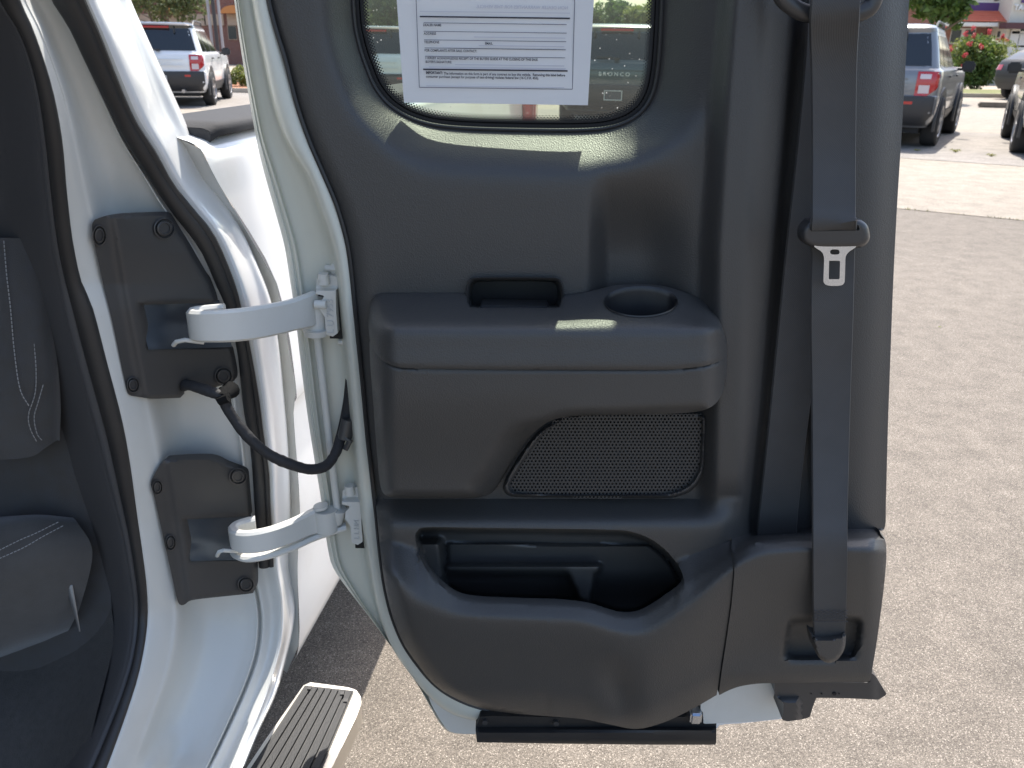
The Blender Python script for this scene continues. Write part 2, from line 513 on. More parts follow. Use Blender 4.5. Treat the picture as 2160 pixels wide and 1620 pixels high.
def sheet(name, pts, z, m):
    o = make(name, [(p[0], p[1], z) for p in pts], [tuple(range(len(pts)))], m, smooth=False, kind='structure')
    return o
sheet('asphalt_lot', [(-400, -40), (400, -40), (400, 500), (-400, 500)], 0.0, M['asphalt'])
# pale pavement starts at the joint line seen right of the door
ja, jb = PZ(1890, 440), PZ(2160, 466)
jd = (jb - ja).normalized()
def joint_strip(name, off0, off1, z, m, half=120):
    nrm = Vector((-jd.y, jd.x, 0))
    if nrm.y < 0: nrm = -nrm
    p = [ja + jd * s + nrm * o for s, o in ((-half, off0), (half, off0), (half, off1), (-half, off1))]
    return sheet(name, p, z, m)
joint_strip('pale_pavement', 0, 60, .004, M['concrete'])
joint_strip('grey_pavement_band', (PZ(2010, 330) - ja).y * 1.0, (PZ(2060, 268) - ja).y, .008, M['worn'])
# ragged grass along the joint
mb = MB()
for i in range(420):
    s = rng.uniform(-3.5, 3.5); p = ja + jd * s + Vector((0, rng.normal(0, .012), 0))
    if abs(math.sin(s * 3.1) + .5 * math.sin(s * 7.7)) < .45: continue
    h = rng.uniform(.008, .03); a = rng.uniform(0, 6.28); w = .004
    dx, dy = math.cos(a), math.sin(a)
    mb.add([(p.x - dx * w, p.y - dy * w, .003), (p.x + dx * w, p.y + dy * w, .003), (p.x + rng.normal(0, .012), p.y + rng.normal(0, .012), h)], [(0, 1, 2)])
M['weed'] = mat('yellow_green_weed', (.16, .17, .035), .8, mott=(20, .3, (.26, .22, .07)))
mb.build('joint_grass', M['weed'], smooth=False, kind='stuff')

# ================================================================== TRUCK
PHI = rad(7.5)
AX = Vector((math.sin(PHI), math.cos(PHI), 0)); NR = Vector((math.cos(PHI), -math.sin(PHI), 0)); S0 = -.4626
def side_pt(a, z, off=0.0):
    """point on the truck's flank: a metres along the truck, height z, off metres outwards"""
    p = AX * a + NR * (S0 + off); return Vector((p.x, p.y, z))
def side_hit(px, py, off=0.0):
    d = rays(np.array([px]), np.array([py]))[0]
    d = Vector(d); t = (S0 + off - CAM.dot(NR)) / d.dot(NR)
    p = CAM + d * t
    return p
truck = empty('pickup_truck', (-.85, 1.4, 0), 'white pickup truck with its black-lined rear half-door wide open', 'pickup truck')
YD = .95

# ---------------- door: outlines in photo pixels
W = smooth_closed([(742, -120), (748, 30), (758, 90), (774, 140), (795, 187), (830, 226), (885, 254), (960, 267), (1100, 272), (1235, 272),
                   (1300, 263), (1345, 240), (1372, 203), (1385, 150), (1392, 60), (1396, -60), (1398, -220), (1385, -300), (1330, -325), (1100, -330), (850, -320), (770, -290), (742, -220)], 7)
panel_left = [(560, -60), (568, 0), (583, 60), (603, 125), (628, 222), (655, 300), (683, 365), (712, 435), (733, 510), (742, 570), (749, 640), (757, 720), (766, 810), (776, 920),
              (785, 1000), (796, 1100), (803, 1170), (813, 1240), (828, 1300), (850, 1355), (880, 1400), (918, 1445), (965, 1475), (1020, 1495), (1090, 1506)]
panel_bot = [(1160, 1511), (1230, 1517), (1285, 1528), (1330, 1537), (1362, 1535), (1410, 1520), (1465, 1493), (1512, 1466)]
seam = [(1512, 1466), (1520, 1410), (1530, 1345), (1540, 1275), (1546, 1210), (1547, 1145)]
panel_right = [(1846, 1118), (1866, 1114), (1869, 1050), (1873, 900), (1878, 760), (1884, 600), (1892, 440), (1902, 280), (1910, 140), (1918, 0), (1925, -120), (1926, -330)]
panel_top = [(1890, -420), (1700, -455), (1300, -465), (900, -455), (640, -430), (560, -380), (545, -250)]
trim_top = [(1547, 1139), (1565, 1133), (1582, 1127), (1640, 1123), (1700, 1121), (1780, 1119), (1846, 1118)]
left_c = catmull(panel_left, 10); bot_c = catmull(panel_bot, 10); seam_c = catmull(seam, 8)
panel_out = resample(np.vstack([left_c, bot_c[1:], seam_c[1:], np.array(trim_top), catmull(panel_right, 8)[1:], catmull(panel_top, 8)]), step=7, closed=True)

POCKET = smooth_closed([(876, 1135), (881, 1119), (900, 1112), (1000, 1113), (1150, 1115), (1280, 1117), (1330, 1121), (1375, 1138), (1410, 1166), (1434, 1198), (1443, 1225), (1437, 1243), (1405, 1267),
                        (1375, 1287), (1345, 1301), (1312, 1303), (1283, 1296), (1240, 1283), (1180, 1276), (1090, 1273), (1010, 1269), (965, 1260), (930, 1236), (902, 1206), (884, 1170)], 6)
A_pts = np.array([(700, 1125), (800, 1137), (850, 1150), (876, 1164), (890, 1186), (905, 1210), (930, 1236), (965, 1260), (1010, 1269), (1090, 1273), (1180, 1276), (1240, 1283), (1283, 1296), (1312, 1303), (1345, 1301), (1375, 1287), (1405, 1267), (1445, 1238), (1545, 1172), (1582, 1148), (1619, 1140), (1712, 1138), (1900, 1138)], float)
B_pts = np.array([(700, 1195), (800, 1200), (826, 1208), (872, 1257), (917, 1281), (972, 1297), (1120, 1305), (1213, 1309), (1261, 1320), (1305, 1333), (1343, 1338), (1380, 1328), (1454, 1276), (1508, 1228), (1553, 1193), (1601, 1170), (1638, 1163), (1712, 1158), (1841, 1160), (1900, 1176)], float)
C_pts = np.array([(700, 1400), (1420, 1400), (1430, 1181), (1545, 1139), (1582, 1128), (1700, 1122), (1900, 1118)], float)
A_s = catmull(A_pts, 10); B_s = catmull(B_pts, 10)
B_line = resample(catmull(B_pts[3:], 8), step=8)
HANDLE = smooth_closed([(988, 602), (994, 592), (1008, 588), (1085, 587), (1165, 588), (1178, 592), (1184, 604), (1187, 628), (1182, 645), (1172, 651), (1085, 652), (1000, 651), (988, 645), (985, 628)], 4)
XL = ([-400, 0, 194, 525, 1000, 1200], [1530, 1518, 1502, 1482, 1476, 1476])
XR = ([-400, 65, 292, 525, 880, 1100], [1720, 1690, 1671, 1651, 1618, 1592])

def d_panel(x, y):
    sW = -sdist(W, x, y)
    bw = 62 + 22 * ss(240, 300, y) * ss(760, 900, x) + 46 * ss(1330, 1400, x) * (1 - ss(230, 320, y))
    xl = np.interp(y, *XL); xr = np.interp(y, *XR)
    d = np.zeros(x.shape)
    # scoop behind the cup holder, pillar column, groove for the second belt strand
    d -= .036 * ss(1234, 1288, x) * (1 - ss(1345, xl + 6, x)) * ss(330, 540, y) * (1 - ss(860, 900, y))
    d += .034 * ss(xl - 12, xl + 42, x) * (1 - ss(xl + 75, xr - 2, x) ** 1.3) * (1 - ss(1000, 1120, y) * .5)
    d -= .022 * ss(xr - 34, xr + 2, x) * (1 - ss(1700, 1740, x))
    d -= .03 * ss(1800, 1915, x + np.interp(y, [0, 1100], [-14, 30])) ** 2
    # window bowl
    g = smin1(np.clip(sW / bw, -.2, 4), 7)
    d += .060 * (g - 1)
    # ledge below the armrest
    t = np.clip((y - 1052) / 50, 0, None) + .35 * ss(1500, 1580, x)
    t = np.where(y < 1052, 0, t)
    k = smin1(t, 7) * (1 - ss(1520, 1590, x)) 
    d = d * (1 - k) + .044 * k
    # pocket front wall and its bevelled rim
    A = np.interp(x, A_s[:, 0], A_s[:, 1]) - 5 * ss(840, 876, x) * (1 - ss(1440, 1470, x)); B = np.interp(x, B_s[:, 0], B_s[:, 1]); Cc = np.interp(x, C_pts[:, 0], C_pts[:, 1])
    kc = np.clip((y - Cc) / np.maximum(A - Cc, 12), 0, 1) * (x > 1425)
    d = np.where((x > 1425) & (y > Cc - 1), d * (1 - kc) + .076 * kc, d)
    tb = smin1(np.clip((y - A) / np.maximum(B - A, 12), 0, 3), 12)
    dA = np.maximum(d, np.interp(x, [866, 884, 905, 940], [.0, .05, .066, .074]))
    d = np.where(y > A, dA + (.092 - dA) * tb, d)
    low = ss(0, 215, y - B)
    d = np.where(y > B, d - .030 * low - .010 * np.exp(-((x - 1296 - (y - 1400) * .22) / 34) ** 2) * ss(1370, 1450, y)
                 + .006 * np.exp(-((x - 1300) / 60) ** 2 - ((y - 1520) / 26) ** 2), d)
    # rolled outer edges
    sl_ = np.interp(y, left_c[:, 1], left_c[:, 0])
    e = x - sl_
    d -= .022 * np.clip(1 - e / 38, 0, 1.3) ** 2 * (.35 + .65 * ss(950, 1200, y))
    sb = np.interp(x, bot_c[:, 0], bot_c[:, 1], left=1506, right=1466)
    d -= .020 * np.clip(1 - (sb - y) / 55, 0, 1.2) ** 2 * ss(1380, 1440, y)
    rr = udist(np.vstack([left_c[-9:], bot_c]), x, y, False)
    return d

# shell of the door (white): hinge-side end, flange, outer skin
H_pts = [(470, -300), (482, -120), (494, 0), (509, 110), (528, 222), (541, 296), (559, 370), (580, 445), (600, 519), (611, 587), (622, 660), (630, 728), (645, 850), (660, 950), (675, 1040), (684, 1105), (692, 1160), (704, 1200), (741, 1253), (778, 1300), (815, 1350), (852, 1400), (890, 1460), (915, 1505), (935, 1535), (958, 1547), (1015, 1549)]
L_pts = [(512, -300), (522, -120), (534, 0), (556, 110), (581, 222), (608, 296), (652, 372), (680, 445), (704, 519), (716, 587), (724, 660), (731, 728), (742, 850), (750, 950), (759, 1040), (767, 1105), (775, 1160), (782, 1200), (791, 1253), (805, 1310), (826, 1363), (852, 1405), (888, 1450), (915, 1478), (945, 1500), (985, 1515), (1040, 1522)]
R_pts = [(556, -300), (562, -120), (572, 0), (592, 90), (616, 170), (644, 258), (676, 340), (706, 410), (732, 490), (744, 555), (752, 640), (759, 720), (770, 830), (780, 935), (792, 1040), (801, 1120), (810, 1190), (818, 1240), (832, 1295), (853, 1345), (882, 1392), (916, 1432), (950, 1458), (985, 1476), (1020, 1488), (1060, 1496), (1110, 1500)]
def curve3(p2, Y):
    return [(p[0], p[1], Y) for p in p2]
def mixc(a, b, t, Y):
    return [(p[0] * (1 - t) + q[0] * t, p[1] * (1 - t) + q[1] * t, Y) for p, q in zip(a, b)]
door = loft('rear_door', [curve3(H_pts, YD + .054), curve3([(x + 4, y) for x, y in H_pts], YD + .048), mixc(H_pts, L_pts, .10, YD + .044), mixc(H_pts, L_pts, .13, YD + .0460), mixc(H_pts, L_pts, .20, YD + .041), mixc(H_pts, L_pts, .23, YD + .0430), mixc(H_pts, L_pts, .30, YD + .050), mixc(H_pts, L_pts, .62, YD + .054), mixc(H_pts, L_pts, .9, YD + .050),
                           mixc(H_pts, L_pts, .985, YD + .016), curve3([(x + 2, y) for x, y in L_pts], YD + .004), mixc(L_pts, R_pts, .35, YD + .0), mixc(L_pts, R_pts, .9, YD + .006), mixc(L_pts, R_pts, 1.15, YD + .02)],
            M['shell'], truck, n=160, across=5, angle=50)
# outer skin of the door with its window opening
OUT = resample(np.vstack([catmull([(x + 16, y) for x, y in H_pts], 6), np.array([(1200, 1550), (1500, 1548), (1520, 1528), (1560, 1526), (1655, 1516), (1690, 1470), (1836, 1440), (1850, 1300), (1858, 1000), (1880, 500), (1895, 0), (1900, -300), (1850, -440), (1300, -470), (700, -450), (480, -400)])]), step=14, closed=True)
Wout = smooth_closed([(735, -120), (745, 100), (790, 225), (880, 300), (1000, 330), (1240, 330), (1340, 290), (1390, 200), (1405, 0), (1405, -220), (1330, -330), (1100, -340), (850, -330), (745, -250)], 12)
skin = patch('door_skin', OUT, lambda x, y: np.zeros(x.shape), M['white'], door, YD + .074, spacing=45, holes=[Wout], skirt=-.004)
# strips of body colour below the panel
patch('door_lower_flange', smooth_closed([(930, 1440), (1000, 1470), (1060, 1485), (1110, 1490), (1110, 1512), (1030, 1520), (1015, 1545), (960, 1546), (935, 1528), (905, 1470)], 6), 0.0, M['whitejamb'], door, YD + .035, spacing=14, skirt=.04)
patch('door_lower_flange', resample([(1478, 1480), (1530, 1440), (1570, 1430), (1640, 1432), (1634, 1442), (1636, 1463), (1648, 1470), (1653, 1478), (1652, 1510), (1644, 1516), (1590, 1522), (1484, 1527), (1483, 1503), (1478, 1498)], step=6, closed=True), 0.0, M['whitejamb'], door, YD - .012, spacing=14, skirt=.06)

panel = patch('door_panel', panel_out, d_panel, M['plastic'], door, YD, spacing=7.5, holes=[W, POCKET, HANDLE], lines=[resample([(812, 1052), (1510, 1052)], step=8), resample([(1451, 1234), (1540, 1175.5)], step=6), resample([(1450, 1173), (1540, 1141)], step=6), resample(np.array([p for p in catmull(B_pts[3:], 8) if p[0] < 1540]), step=7)], skirt=.012, angle=50)
# lower corner trim with the belt anchor
RECESS = smooth_closed([(1662, 1318), (1668, 1308), (1685, 1304), (1745, 1302), (1795, 1301), (1812, 1306), (1817, 1318), (1812, 1360), (1806, 1380), (1795, 1388), (1740, 1392), (1672, 1392), (1657, 1386), (1654, 1370)], 5)
trim_out = resample(np.vstack([np.array([(1549, 1141), (1567, 1135), (1584, 1129), (1640, 1125), (1700, 1123), (1780, 1121), (1845, 1120)]), catmull([(1845, 1120), (1862, 1128), (1869, 1150), (1869, 1190), (1862, 1260), (1850, 1350), (1842, 1400), (1837, 1432)], 6)[1:], np.array([(1833, 1439), (1640, 1441)]),
                                catmull([(1640, 1441), (1600, 1442), (1565, 1447), (1540, 1455), (1516, 1467)], 6)[1:], np.array([(1523, 1412), (1533, 1347), (1543, 1277), (1549, 1212)])]), step=6, closed=True)
def d_trim(x, y):
    d = d_panel(x, y)
    d -= .02 * np.clip(1 - (1869 - x) / 40, 0, 1) ** 2
    d += .003
    sr = sdist(RECESS, x, y)
    d -= .022 * ss(-3, 9, sr)
    return d
patch('corner_trim', trim_out, d_trim, M['plastic'], door, YD, spacing=7, lines=[np.vstack([RECESS, RECESS[:1]])], skirt=.014, angle=50)
# map pocket lining
def d_pock(x, y):
    e = sdist(POCKET, x, y)
    d = .046 - .080 * ss(0, 11, e)
    shelf_y = 1146 + .012 * (x - 946)
    d += .012 * ss(shelf_y - 2, shelf_y + 2, y) * ss(938, 950, x) * ss(8, 20, e)
    left = (1 - ss(922, 942, x - .10 * (y - 1150)))
    d += .050 * left * ss(1130, 1150, y) * ss(0, 8, e)
    xl_ = 930 + 14 * (1 - ss(1194, 1216, y)); xr1 = np.interp(y, [1195, 1215, 1275], [1196, 1208, 1232]); xr2 = np.interp(y, [1195, 1210, 1275], [1268, 1250, 1238])
    lip = ss(1186, 1197, y) * ss(934, 946, x)
    d += .034 * lip * (1 - ss(1262, 1272, x))
    r1 = ss(xl_, xl_ + 14, x) * (1 - ss(xr1 - 14, xr1, x)); r2 = ss(xr2, xr2 + 12, x)
    d -= .034 * np.maximum(r1 * ss(1198, 1222, y), r2 * ss(1190, 1212, y) * (1 - ss(1262, 1272, x)))
    d -= .022 * np.maximum(r1 * ss(1215, 1268, y), r2 * ss(1200, 1275, y))
    return np.clip(d, -.052, .046)
patch('map_pocket', smooth_closed([(868, 1130), (878, 1110), (900, 1106), (1150, 1108), (1290, 1110), (1340, 1115), (1385, 1133), (1420, 1162), (1444, 1196), (1453, 1225), (1440, 1252), (1405, 1277), (1375, 1297), (1345, 1311), (1312, 1313), (1283, 1306), (1240, 1293), (1180, 1286), (1090, 1283), (1010, 1279), (960, 1270), (925, 1244), (894, 1212), (876, 1175)], 6),
      d_pock, M['pocketp'], door, YD + .013, spacing=4.5, skirt=0, angle=60)
# pull handle recess
hb = MB()
def ring3(loop, Y): return PP(loop[:, 0], loop[:, 1], Y)
def scaled(loop, s, sy=None, dy=0):
    c = loop.mean(0); return (loop - c) * np.array([s, sy or s]) + c + np.array([0, dy])
def ring_stack(name, rings, m, parent, cap=True, angle=40):
    n = len(rings[0]); v = np.vstack(rings); f = []
    for i in range(len(rings) - 1):
        f += [(i * n + k, i * n + (k + 1) % n, (i + 1) * n + (k + 1) % n, (i + 1) * n + k) for k in range(n)]
    if cap: f.append(tuple(range((len(rings) - 1) * n, len(rings) * n)))
    return make(name, v, f, m, parent, angle=angle)
hh = HANDLE
pull = ring_stack('pull_handle', [ring3(scaled(hh, 1.035, 1.10), YD - .004), ring3(scaled(hh, 1.02, 1.06), YD - .012), ring3(scaled(hh, .985, .94), YD - .010), ring3(scaled(hh, .955, .86), YD + .004), ring3(scaled(hh, .93, .82), YD + .012), ring3(scaled(hh, .90, .80), YD + .06)], M['smoothblack'], door)
a, b_, c_, e_ = P(1012, 646, YD - .006), P(1158, 646, YD - .006), P(1158, 633, YD + .02), P(1012, 633, YD + .02)
lb = MB(); lb.box((a + b_) / 2 + Vector((0, .012, -.002)), ((b_ - a).length, .03, .006), bev=.002); lb.build('handle_lip', M['plastic2'], door)

# armrest: upper cap with the cup holder, lower body
CUP = np.array([(1352 + 77 * math.cos(t), 638.5 + 31.5 * math.sin(t)) for t in np.linspace(0, 2 * math.pi, 48, endpoint=False)])
seam_low = [(1534, 750), (1518, 762), (1490, 771), (1440, 777.5), (1380, 780), (1200, 780), (1000, 779), (870, 777), (835, 773), (808, 761), (791, 742), (780, 718)]
top_back = [(777, 690), (778, 655), (783, 635), (793, 625), (812, 622), (900, 621.5), (980, 621)]
notch = [(984, 628), (987, 645), (1000, 652), (1085, 653), (1172, 652), (1183, 645), (1188, 627)]
top_right = [(1195, 624), (1225, 622), (1258, 614), (1290, 606), (1325, 603), (1370, 603), (1405, 607), (1440, 617), (1480, 634), (1508, 650), (1521, 668), (1528, 695), (1534, 725)]
cap_out = resample(np.vstack([catmull(top_back, 8), catmull(notch, 8), catmull(top_right, 8), catmull(seam_low, 8)]), step=5, closed=True)
TBX = np.array([770, 783, 800, 985, 1190, 1240, 1290, 1340, 1400, 1440, 1490, 1515, 1540], float); TBY = np.array([650, 628, 622, 621, 624, 617, 606, 603, 606, 617, 640, 660, 720], float)
def d_arm(x, y):
    yt = np.interp(x, TBX, TBY)
    t = smin1((y - yt) / np.maximum(690 - yt, 20), 9)
    fl = np.sqrt(np.clip(1 - np.clip(1 - (x - 776) / 62, 0, 1) ** 2, 0, 1))
    fr = np.sqrt(np.clip(1 - np.clip(1 - (1537 - x) / 62, 0, 1) ** 2.2, 0, 1))
    fl = .15 + .85 * fl; fr = .12 + .88 * fr
    d = (.006 + .088 * t) * fl * fr
    d += .004 * np.exp(-((y - 778) / 40) ** 2)
    return d
def d_cap(x, y):
    e = udist(catmull(seam_low, 6), x, y, False)
    return d_arm(x, y) + .0022 - .002 * np.clip(1 - e / 7, 0, 1) ** 2
arm = patch('armrest', cap_out, d_cap, M['plastic'], door, YD, spacing=6, holes=[CUP], skirt=.006, angle=50)
body_out = resample(np.vstack([catmull(seam_low[::-1], 8), catmull([(1534, 752), (1533, 790), (1527, 820), (1515, 845), (1495, 861), (1465, 869), (1400, 873), (1300, 875), (1225, 877), (1180, 882), (1148, 895), (1118, 921), (1092, 954), (1072, 988), (1052, 1022), (1036, 1040), (1012, 1049), (980, 1051), (860, 1051), (824, 1049), (810, 1042), (803, 1028), (799, 1000), (793, 930), (787, 850), (781, 770), (779, 722)], 6)[1:]]), step=6, closed=True)
edge_sp = catmull([(1480, 868), (1300, 876), (1200, 879), (1148, 895), (1118, 921), (1092, 954), (1072, 988), (1052, 1022), (1036, 1042)], 8)
def d_body(x, y):
    d = d_arm(x, np.minimum(y, 779))
    d = d - .0018 - .002 * np.clip(1 - udist(catmull(seam_low, 6), x, y, False) / 4, 0, 1)
    q = udist(edge_sp, x, y, False)
    d -= .055 * np.clip(1 - q / 62, 0, 1) ** 2 * ss(880, 930, y) * ss(900, 1000, x)
    d -= .012 * np.clip(1 - q / 20, 0, 1) ** 2
    d -= .024 * ss(820, 1050, y) * (1 - ss(1100, 1250, x))
    d -= .03 * np.clip(1 - (1051 - y) / 16, 0, 1) ** 2 * (x < 1040)
    lx = np.interp(y, [720, 850, 930, 1000, 1050], [778, 787, 793, 799, 806])
    d -= .03 * np.clip(1 - (x - lx) / 22, 0, 1) ** 2 * ss(780, 840, y)
    return np.maximum(d, .002)
patch('armrest_body', body_out, d_body, M['plastic'], door, YD, spacing=6.5, skirt=.02, angle=50)
# cup holder well
c3 = PP(CUP[:, 0], CUP[:, 1], YD - d_cap(CUP[:, 0], CUP[:, 1]))
cc = c3.mean(0)
def well(s, dz): 
    q = (c3 - cc) * np.array([s, s, 1]) + cc; q[:, 2] += dz; return q
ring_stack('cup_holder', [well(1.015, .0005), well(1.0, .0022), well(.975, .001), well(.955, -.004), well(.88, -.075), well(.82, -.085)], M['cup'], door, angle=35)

# speaker bezel and perforated grille
SPK = smooth_closed([(1063, 1036), (1062, 1022), (1075, 995), (1100, 955), (1125, 922), (1150, 900), (1185, 884), (1225, 879), (1300, 877), (1400, 875), (1470, 873), (1486, 876), (1491, 888), (1490, 930), (1487, 985), (1478, 1012), (1458, 1035), (1430, 1047), (1395, 1051), (1250, 1050), (1120, 1049), (1078, 1047)], 6)
SPI = smooth_closed([(1076, 1030), (1080, 1015), (1095, 990), (1118, 955), (1142, 923), (1165, 901), (1195, 888), (1235, 883), (1310, 881), (1400, 880), (1465, 879), (1476, 882), (1479, 892), (1478, 930), (1475, 980), (1466, 1005), (1447, 1025), (1422, 1036), (1390, 1040), (1250, 1041), (1130, 1040), (1090, 1038)], 6)
def d_bez(x, y):
    e = sdist(SPK, x, y); i = -sdist(SPI, x, y)
    return .002 + .016 * ss(0, 5, e) - .008 * (1 - ss(0, 5, i))
patch('speaker_bezel', SPK, d_bez, M['plastic2'], door, YD, spacing=3.2, holes=[SPI], skirt=.012, angle=50)
mbg = MB(); pitch = 7.9
hexr = [(math.cos(math.pi / 6 + k * math.pi / 3), math.sin(math.pi / 6 + k * math.pi / 3)) for k in range(6)]
gx, gy = np.meshgrid(np.arange(1055, 1500, pitch), np.arange(870, 1055, pitch * .866)); gx[1::2] += pitch / 2
gxf, gyf = gx.ravel(), gy.ravel(); okk = sdist(SPI, gxf, gyf) > -7
cells = np.stack([gxf[okk], gyf[okk]], 1)
hx = np.array(hexr)
outer = cells[:, None, :] + hx[None] * pitch / math.sqrt(3)
inner = cells[:, None, :] + hx[None] * pitch * .31
dG = lambda q: YD - .009 - .004 * (1 - ((q[..., 0] - 1280) / 230) ** 2)
o3 = PP(outer[..., 0], outer[..., 1], dG(outer)); i3 = PP(inner[..., 0], inner[..., 1], dG(inner)); b3 = i3 + np.array([0, .0025, 0])
nV = len(cells)
allv = np.concatenate([o3, i3, b3], 1).reshape(-1, 3); fs = []
for c in range(nV):
    s = c * 18
    for k in range(6):
        k2 = (k + 1) % 6
        fs.append((s + k, s + k2, s + 6 + k2, s + 6 + k)); fs.append((s + 6 + k, s + 6 + k2, s + 12 + k2, s + 12 + k))
M['grille'] = mat('speaker_grille_plastic', (.048, .047, .046), .55, spec=.4)
make('speaker_grille', allv, fs, M['grille'], door, smooth=False)
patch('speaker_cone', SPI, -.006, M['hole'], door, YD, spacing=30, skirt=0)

# window: gasket, glass, black ceramic border with dot fade
YG = YD + .062
glass_loop = W
def off_loop(loop, px):
    n = len(loop); t = np.roll(loop, -1, 0) - np.roll(loop, 1, 0); t /= np.linalg.norm(t, axis=1)[:, None]
    nr = np.stack([t[:, 1], -t[:, 0]], 1)
    test = loop + nr * 2
    if inside(loop, test[:, 0], test[:, 1]).mean() > .5: nr = -nr
    return loop + nr * px            # px > 0 grows
patch('window_glass', off_loop(W, 3), 0.0, M['glass'], door, YG, spacing=60, skirt=0)
patch('window_border', off_loop(W, 3), .0012, M['hole'], door, YG, spacing=7, holes=[off_loop(W, -13)], skirt=0)
g = off_loop(W, 2); g3 = PP(g[:, 0], g[:, 1], YG - .006)
v, f = tube_geo([*g3, g3[0]], .0024, 8, False)
make('window_gasket', v, f, M['rubber'], door)
dots = MB()
base_l = resample(off_loop(W, -16), step=3.5, closed=True)
if len(base_l) % 2: base_l = resample(off_loop(W, -16), n=len(base_l), closed=True)
tg = np.roll(base_l, -1, 0) - np.roll(base_l, 1, 0); tg /= np.linalg.norm(tg, axis=1)[:, None]
nin = np.stack([tg[:, 1], -tg[:, 0]], 1)
if inside(W, *(base_l + nin * 3)[:1].T)[0] == False: nin = -nin
for j, (off, r) in enumerate(((-2.5, 3.9), (1.2, 3.3), (4.9, 2.7), (8.6, 2.1), (12.3, 1.4))):
    for q in (base_l + nin * off)[j % 2::2]:
        if q[1] < -20: continue
        k = np.array([(q[0] + r * math.cos(t), q[1] + r * math.sin(t)) for t in np.linspace(0, 2 * math.pi, 8, endpoint=False)])
        dots.add(PP(k[:, 0], k[:, 1], np.full(8, YG - .0012 - .0001 * j)), [tuple(range(8))])
dots.build('dot_border', M['hole'], door, smooth=False, kind='stuff')

# lip seal between panel and shell
lp = resample(np.vstack([left_c, bot_c[1:14]]), step=10); q = PP(lp[:, 0] - 1.5, lp[:, 1], YD + .003)
v, f = tube_geo(q, .0026, 6); make('panel_edge_seal', v, f, M['rubber'], door)

# rubber strip, latch and corner closing piece under the door
mbx = MB()
a, b_ = P(1004, 1512, YD + .004), P(1510, 1520, YD + .004)
loop = [(1003, 1538), (1012, 1512), (1040, 1510), (1300, 1516), (1450, 1512), (1450, 1497), (1480, 1497), (1481, 1520), (1511, 1523), (1511, 1571), (1380, 1571), (1200, 1569), (1006, 1566)]
patch('sill_seal', resample(loop, step=7, closed=True), lambda x, y: .006 + .012 * ss(1535, 1542, y) - .006 * ss(1562, 1572, y), M['rubber'], door, YD - .004, spacing=7, lines=[resample([(1012, 1538), (1500, 1541)], step=8)], skirt=.025, angle=30)
for px, py in ((1023, 1522), (1173, 1524)):
    p = P(px, py, YD - .012); MB().cyl(p + Vector((0, .004, 0)), p - Vector((0, .003, 0)), .0042, n=14).build('seal_clip', M['smoothblack'], door)
lt = MB(); p = P(1466, 1508, YD - .013); lt.box(p, (.017, .02, .02), bev=.003); lt.build('door_latch', M['steel'], door)
hole_l = smooth_closed([(1449, 1500), (1455, 1496), (1478, 1497), (1483, 1503), (1483, 1520), (1449, 1520)], 4)
loop = [(1634, 1440), (1700, 1441), (1835, 1440), (1838, 1420), (1846, 1425), (1871, 1465), (1853, 1476), (1790, 1473), (1722, 1472), (1715, 1490), (1708, 1513), (1690, 1518), (1660, 1522), (1648, 1518), (1652, 1506), (1653, 1482), (1640, 1472), (1634, 1462)]
patch('corner_closing_piece', resample(loop, step=6, closed=True), lambda x, y: .004 + .008 * ss(1690, 1683, x) * ss(1470, 1480, y) - .006 * ss(1838, 1860, x), M['smoothblack'], door, YD - .045, spacing=8, skirt=.04, angle=30)
for px, py, r in ((1711, 1463, .0008), (1733, 1463, .0012), (1760, 1463, .0028), (1770, 1463, .0009)):
    p = P(px, py, YD - .0495); MB().cyl(p, p - Vector((0, .0008, 0)), r, n=12).build('drain_hole', M['hole'], door)

# ---------------- seat belt on the door
def ribbon(path, wfn, thick, name, m, parent, side=Vector((1, 0, 0))):
    v, f = [], []
    for i, (p, w) in enumerate(zip(path, wfn)):
        t = (path[min(i + 1, len(path) - 1)] - path[max(i - 1, 0)]).normalized()
        s = (side - t * side.dot(t)).normalized(); n = s.cross(t).normalized()
        if n.y > 0: n = -n
        for u, h in ((-1, 0), (-.94, 1), (-.88, .82), (0, .86), (.88, .82), (.94, 1), (1, 0)):
            v.append(p + s * (w * u / 2) + n * (thick * (h - .5)))
        for u in (1, -1):
            v.append(p + s * (w * u / 2) - n * (thick * .5))
    k = 9
    for i in range(len(path) - 1):
        for j in range(k):
            f.append((i * k + j, i * k + (j + 1) % k, (i + 1) * k + (j + 1) % k, (i + 1) * k + j))
    return make(name, v, f, m, parent, angle=60)
def belt_path(rows):
    """rows (py, px_left, px_right, Y) -> centre line and widths"""
    r = np.array(rows, float); r = resample(catmull(r, 10), step=14)
    a = PP(r[:, 1], r[:, 0], r[:, 3]); b = PP(r[:, 2], r[:, 0], r[:, 3])
    return [Vector(p) for p in (a + b) / 2], np.linalg.norm(b - a, axis=1)
YB = YD - .05
belt2 = belt_path([(-20, 1704, 1800, YD - .012), (120, 1698, 1790, YD - .008), (300, 1682, 1772, YD - .004), (520, 1658, 1748, YD - .002), (760, 1634, 1722, YD), (950, 1615, 1698, YD + .0), (1080, 1601, 1684, YD + .0), (1135, 1595, 1680, YD + .006)])
belt = ribbon(*belt2, .0022, 'seat_belt', M['webbing'], truck)
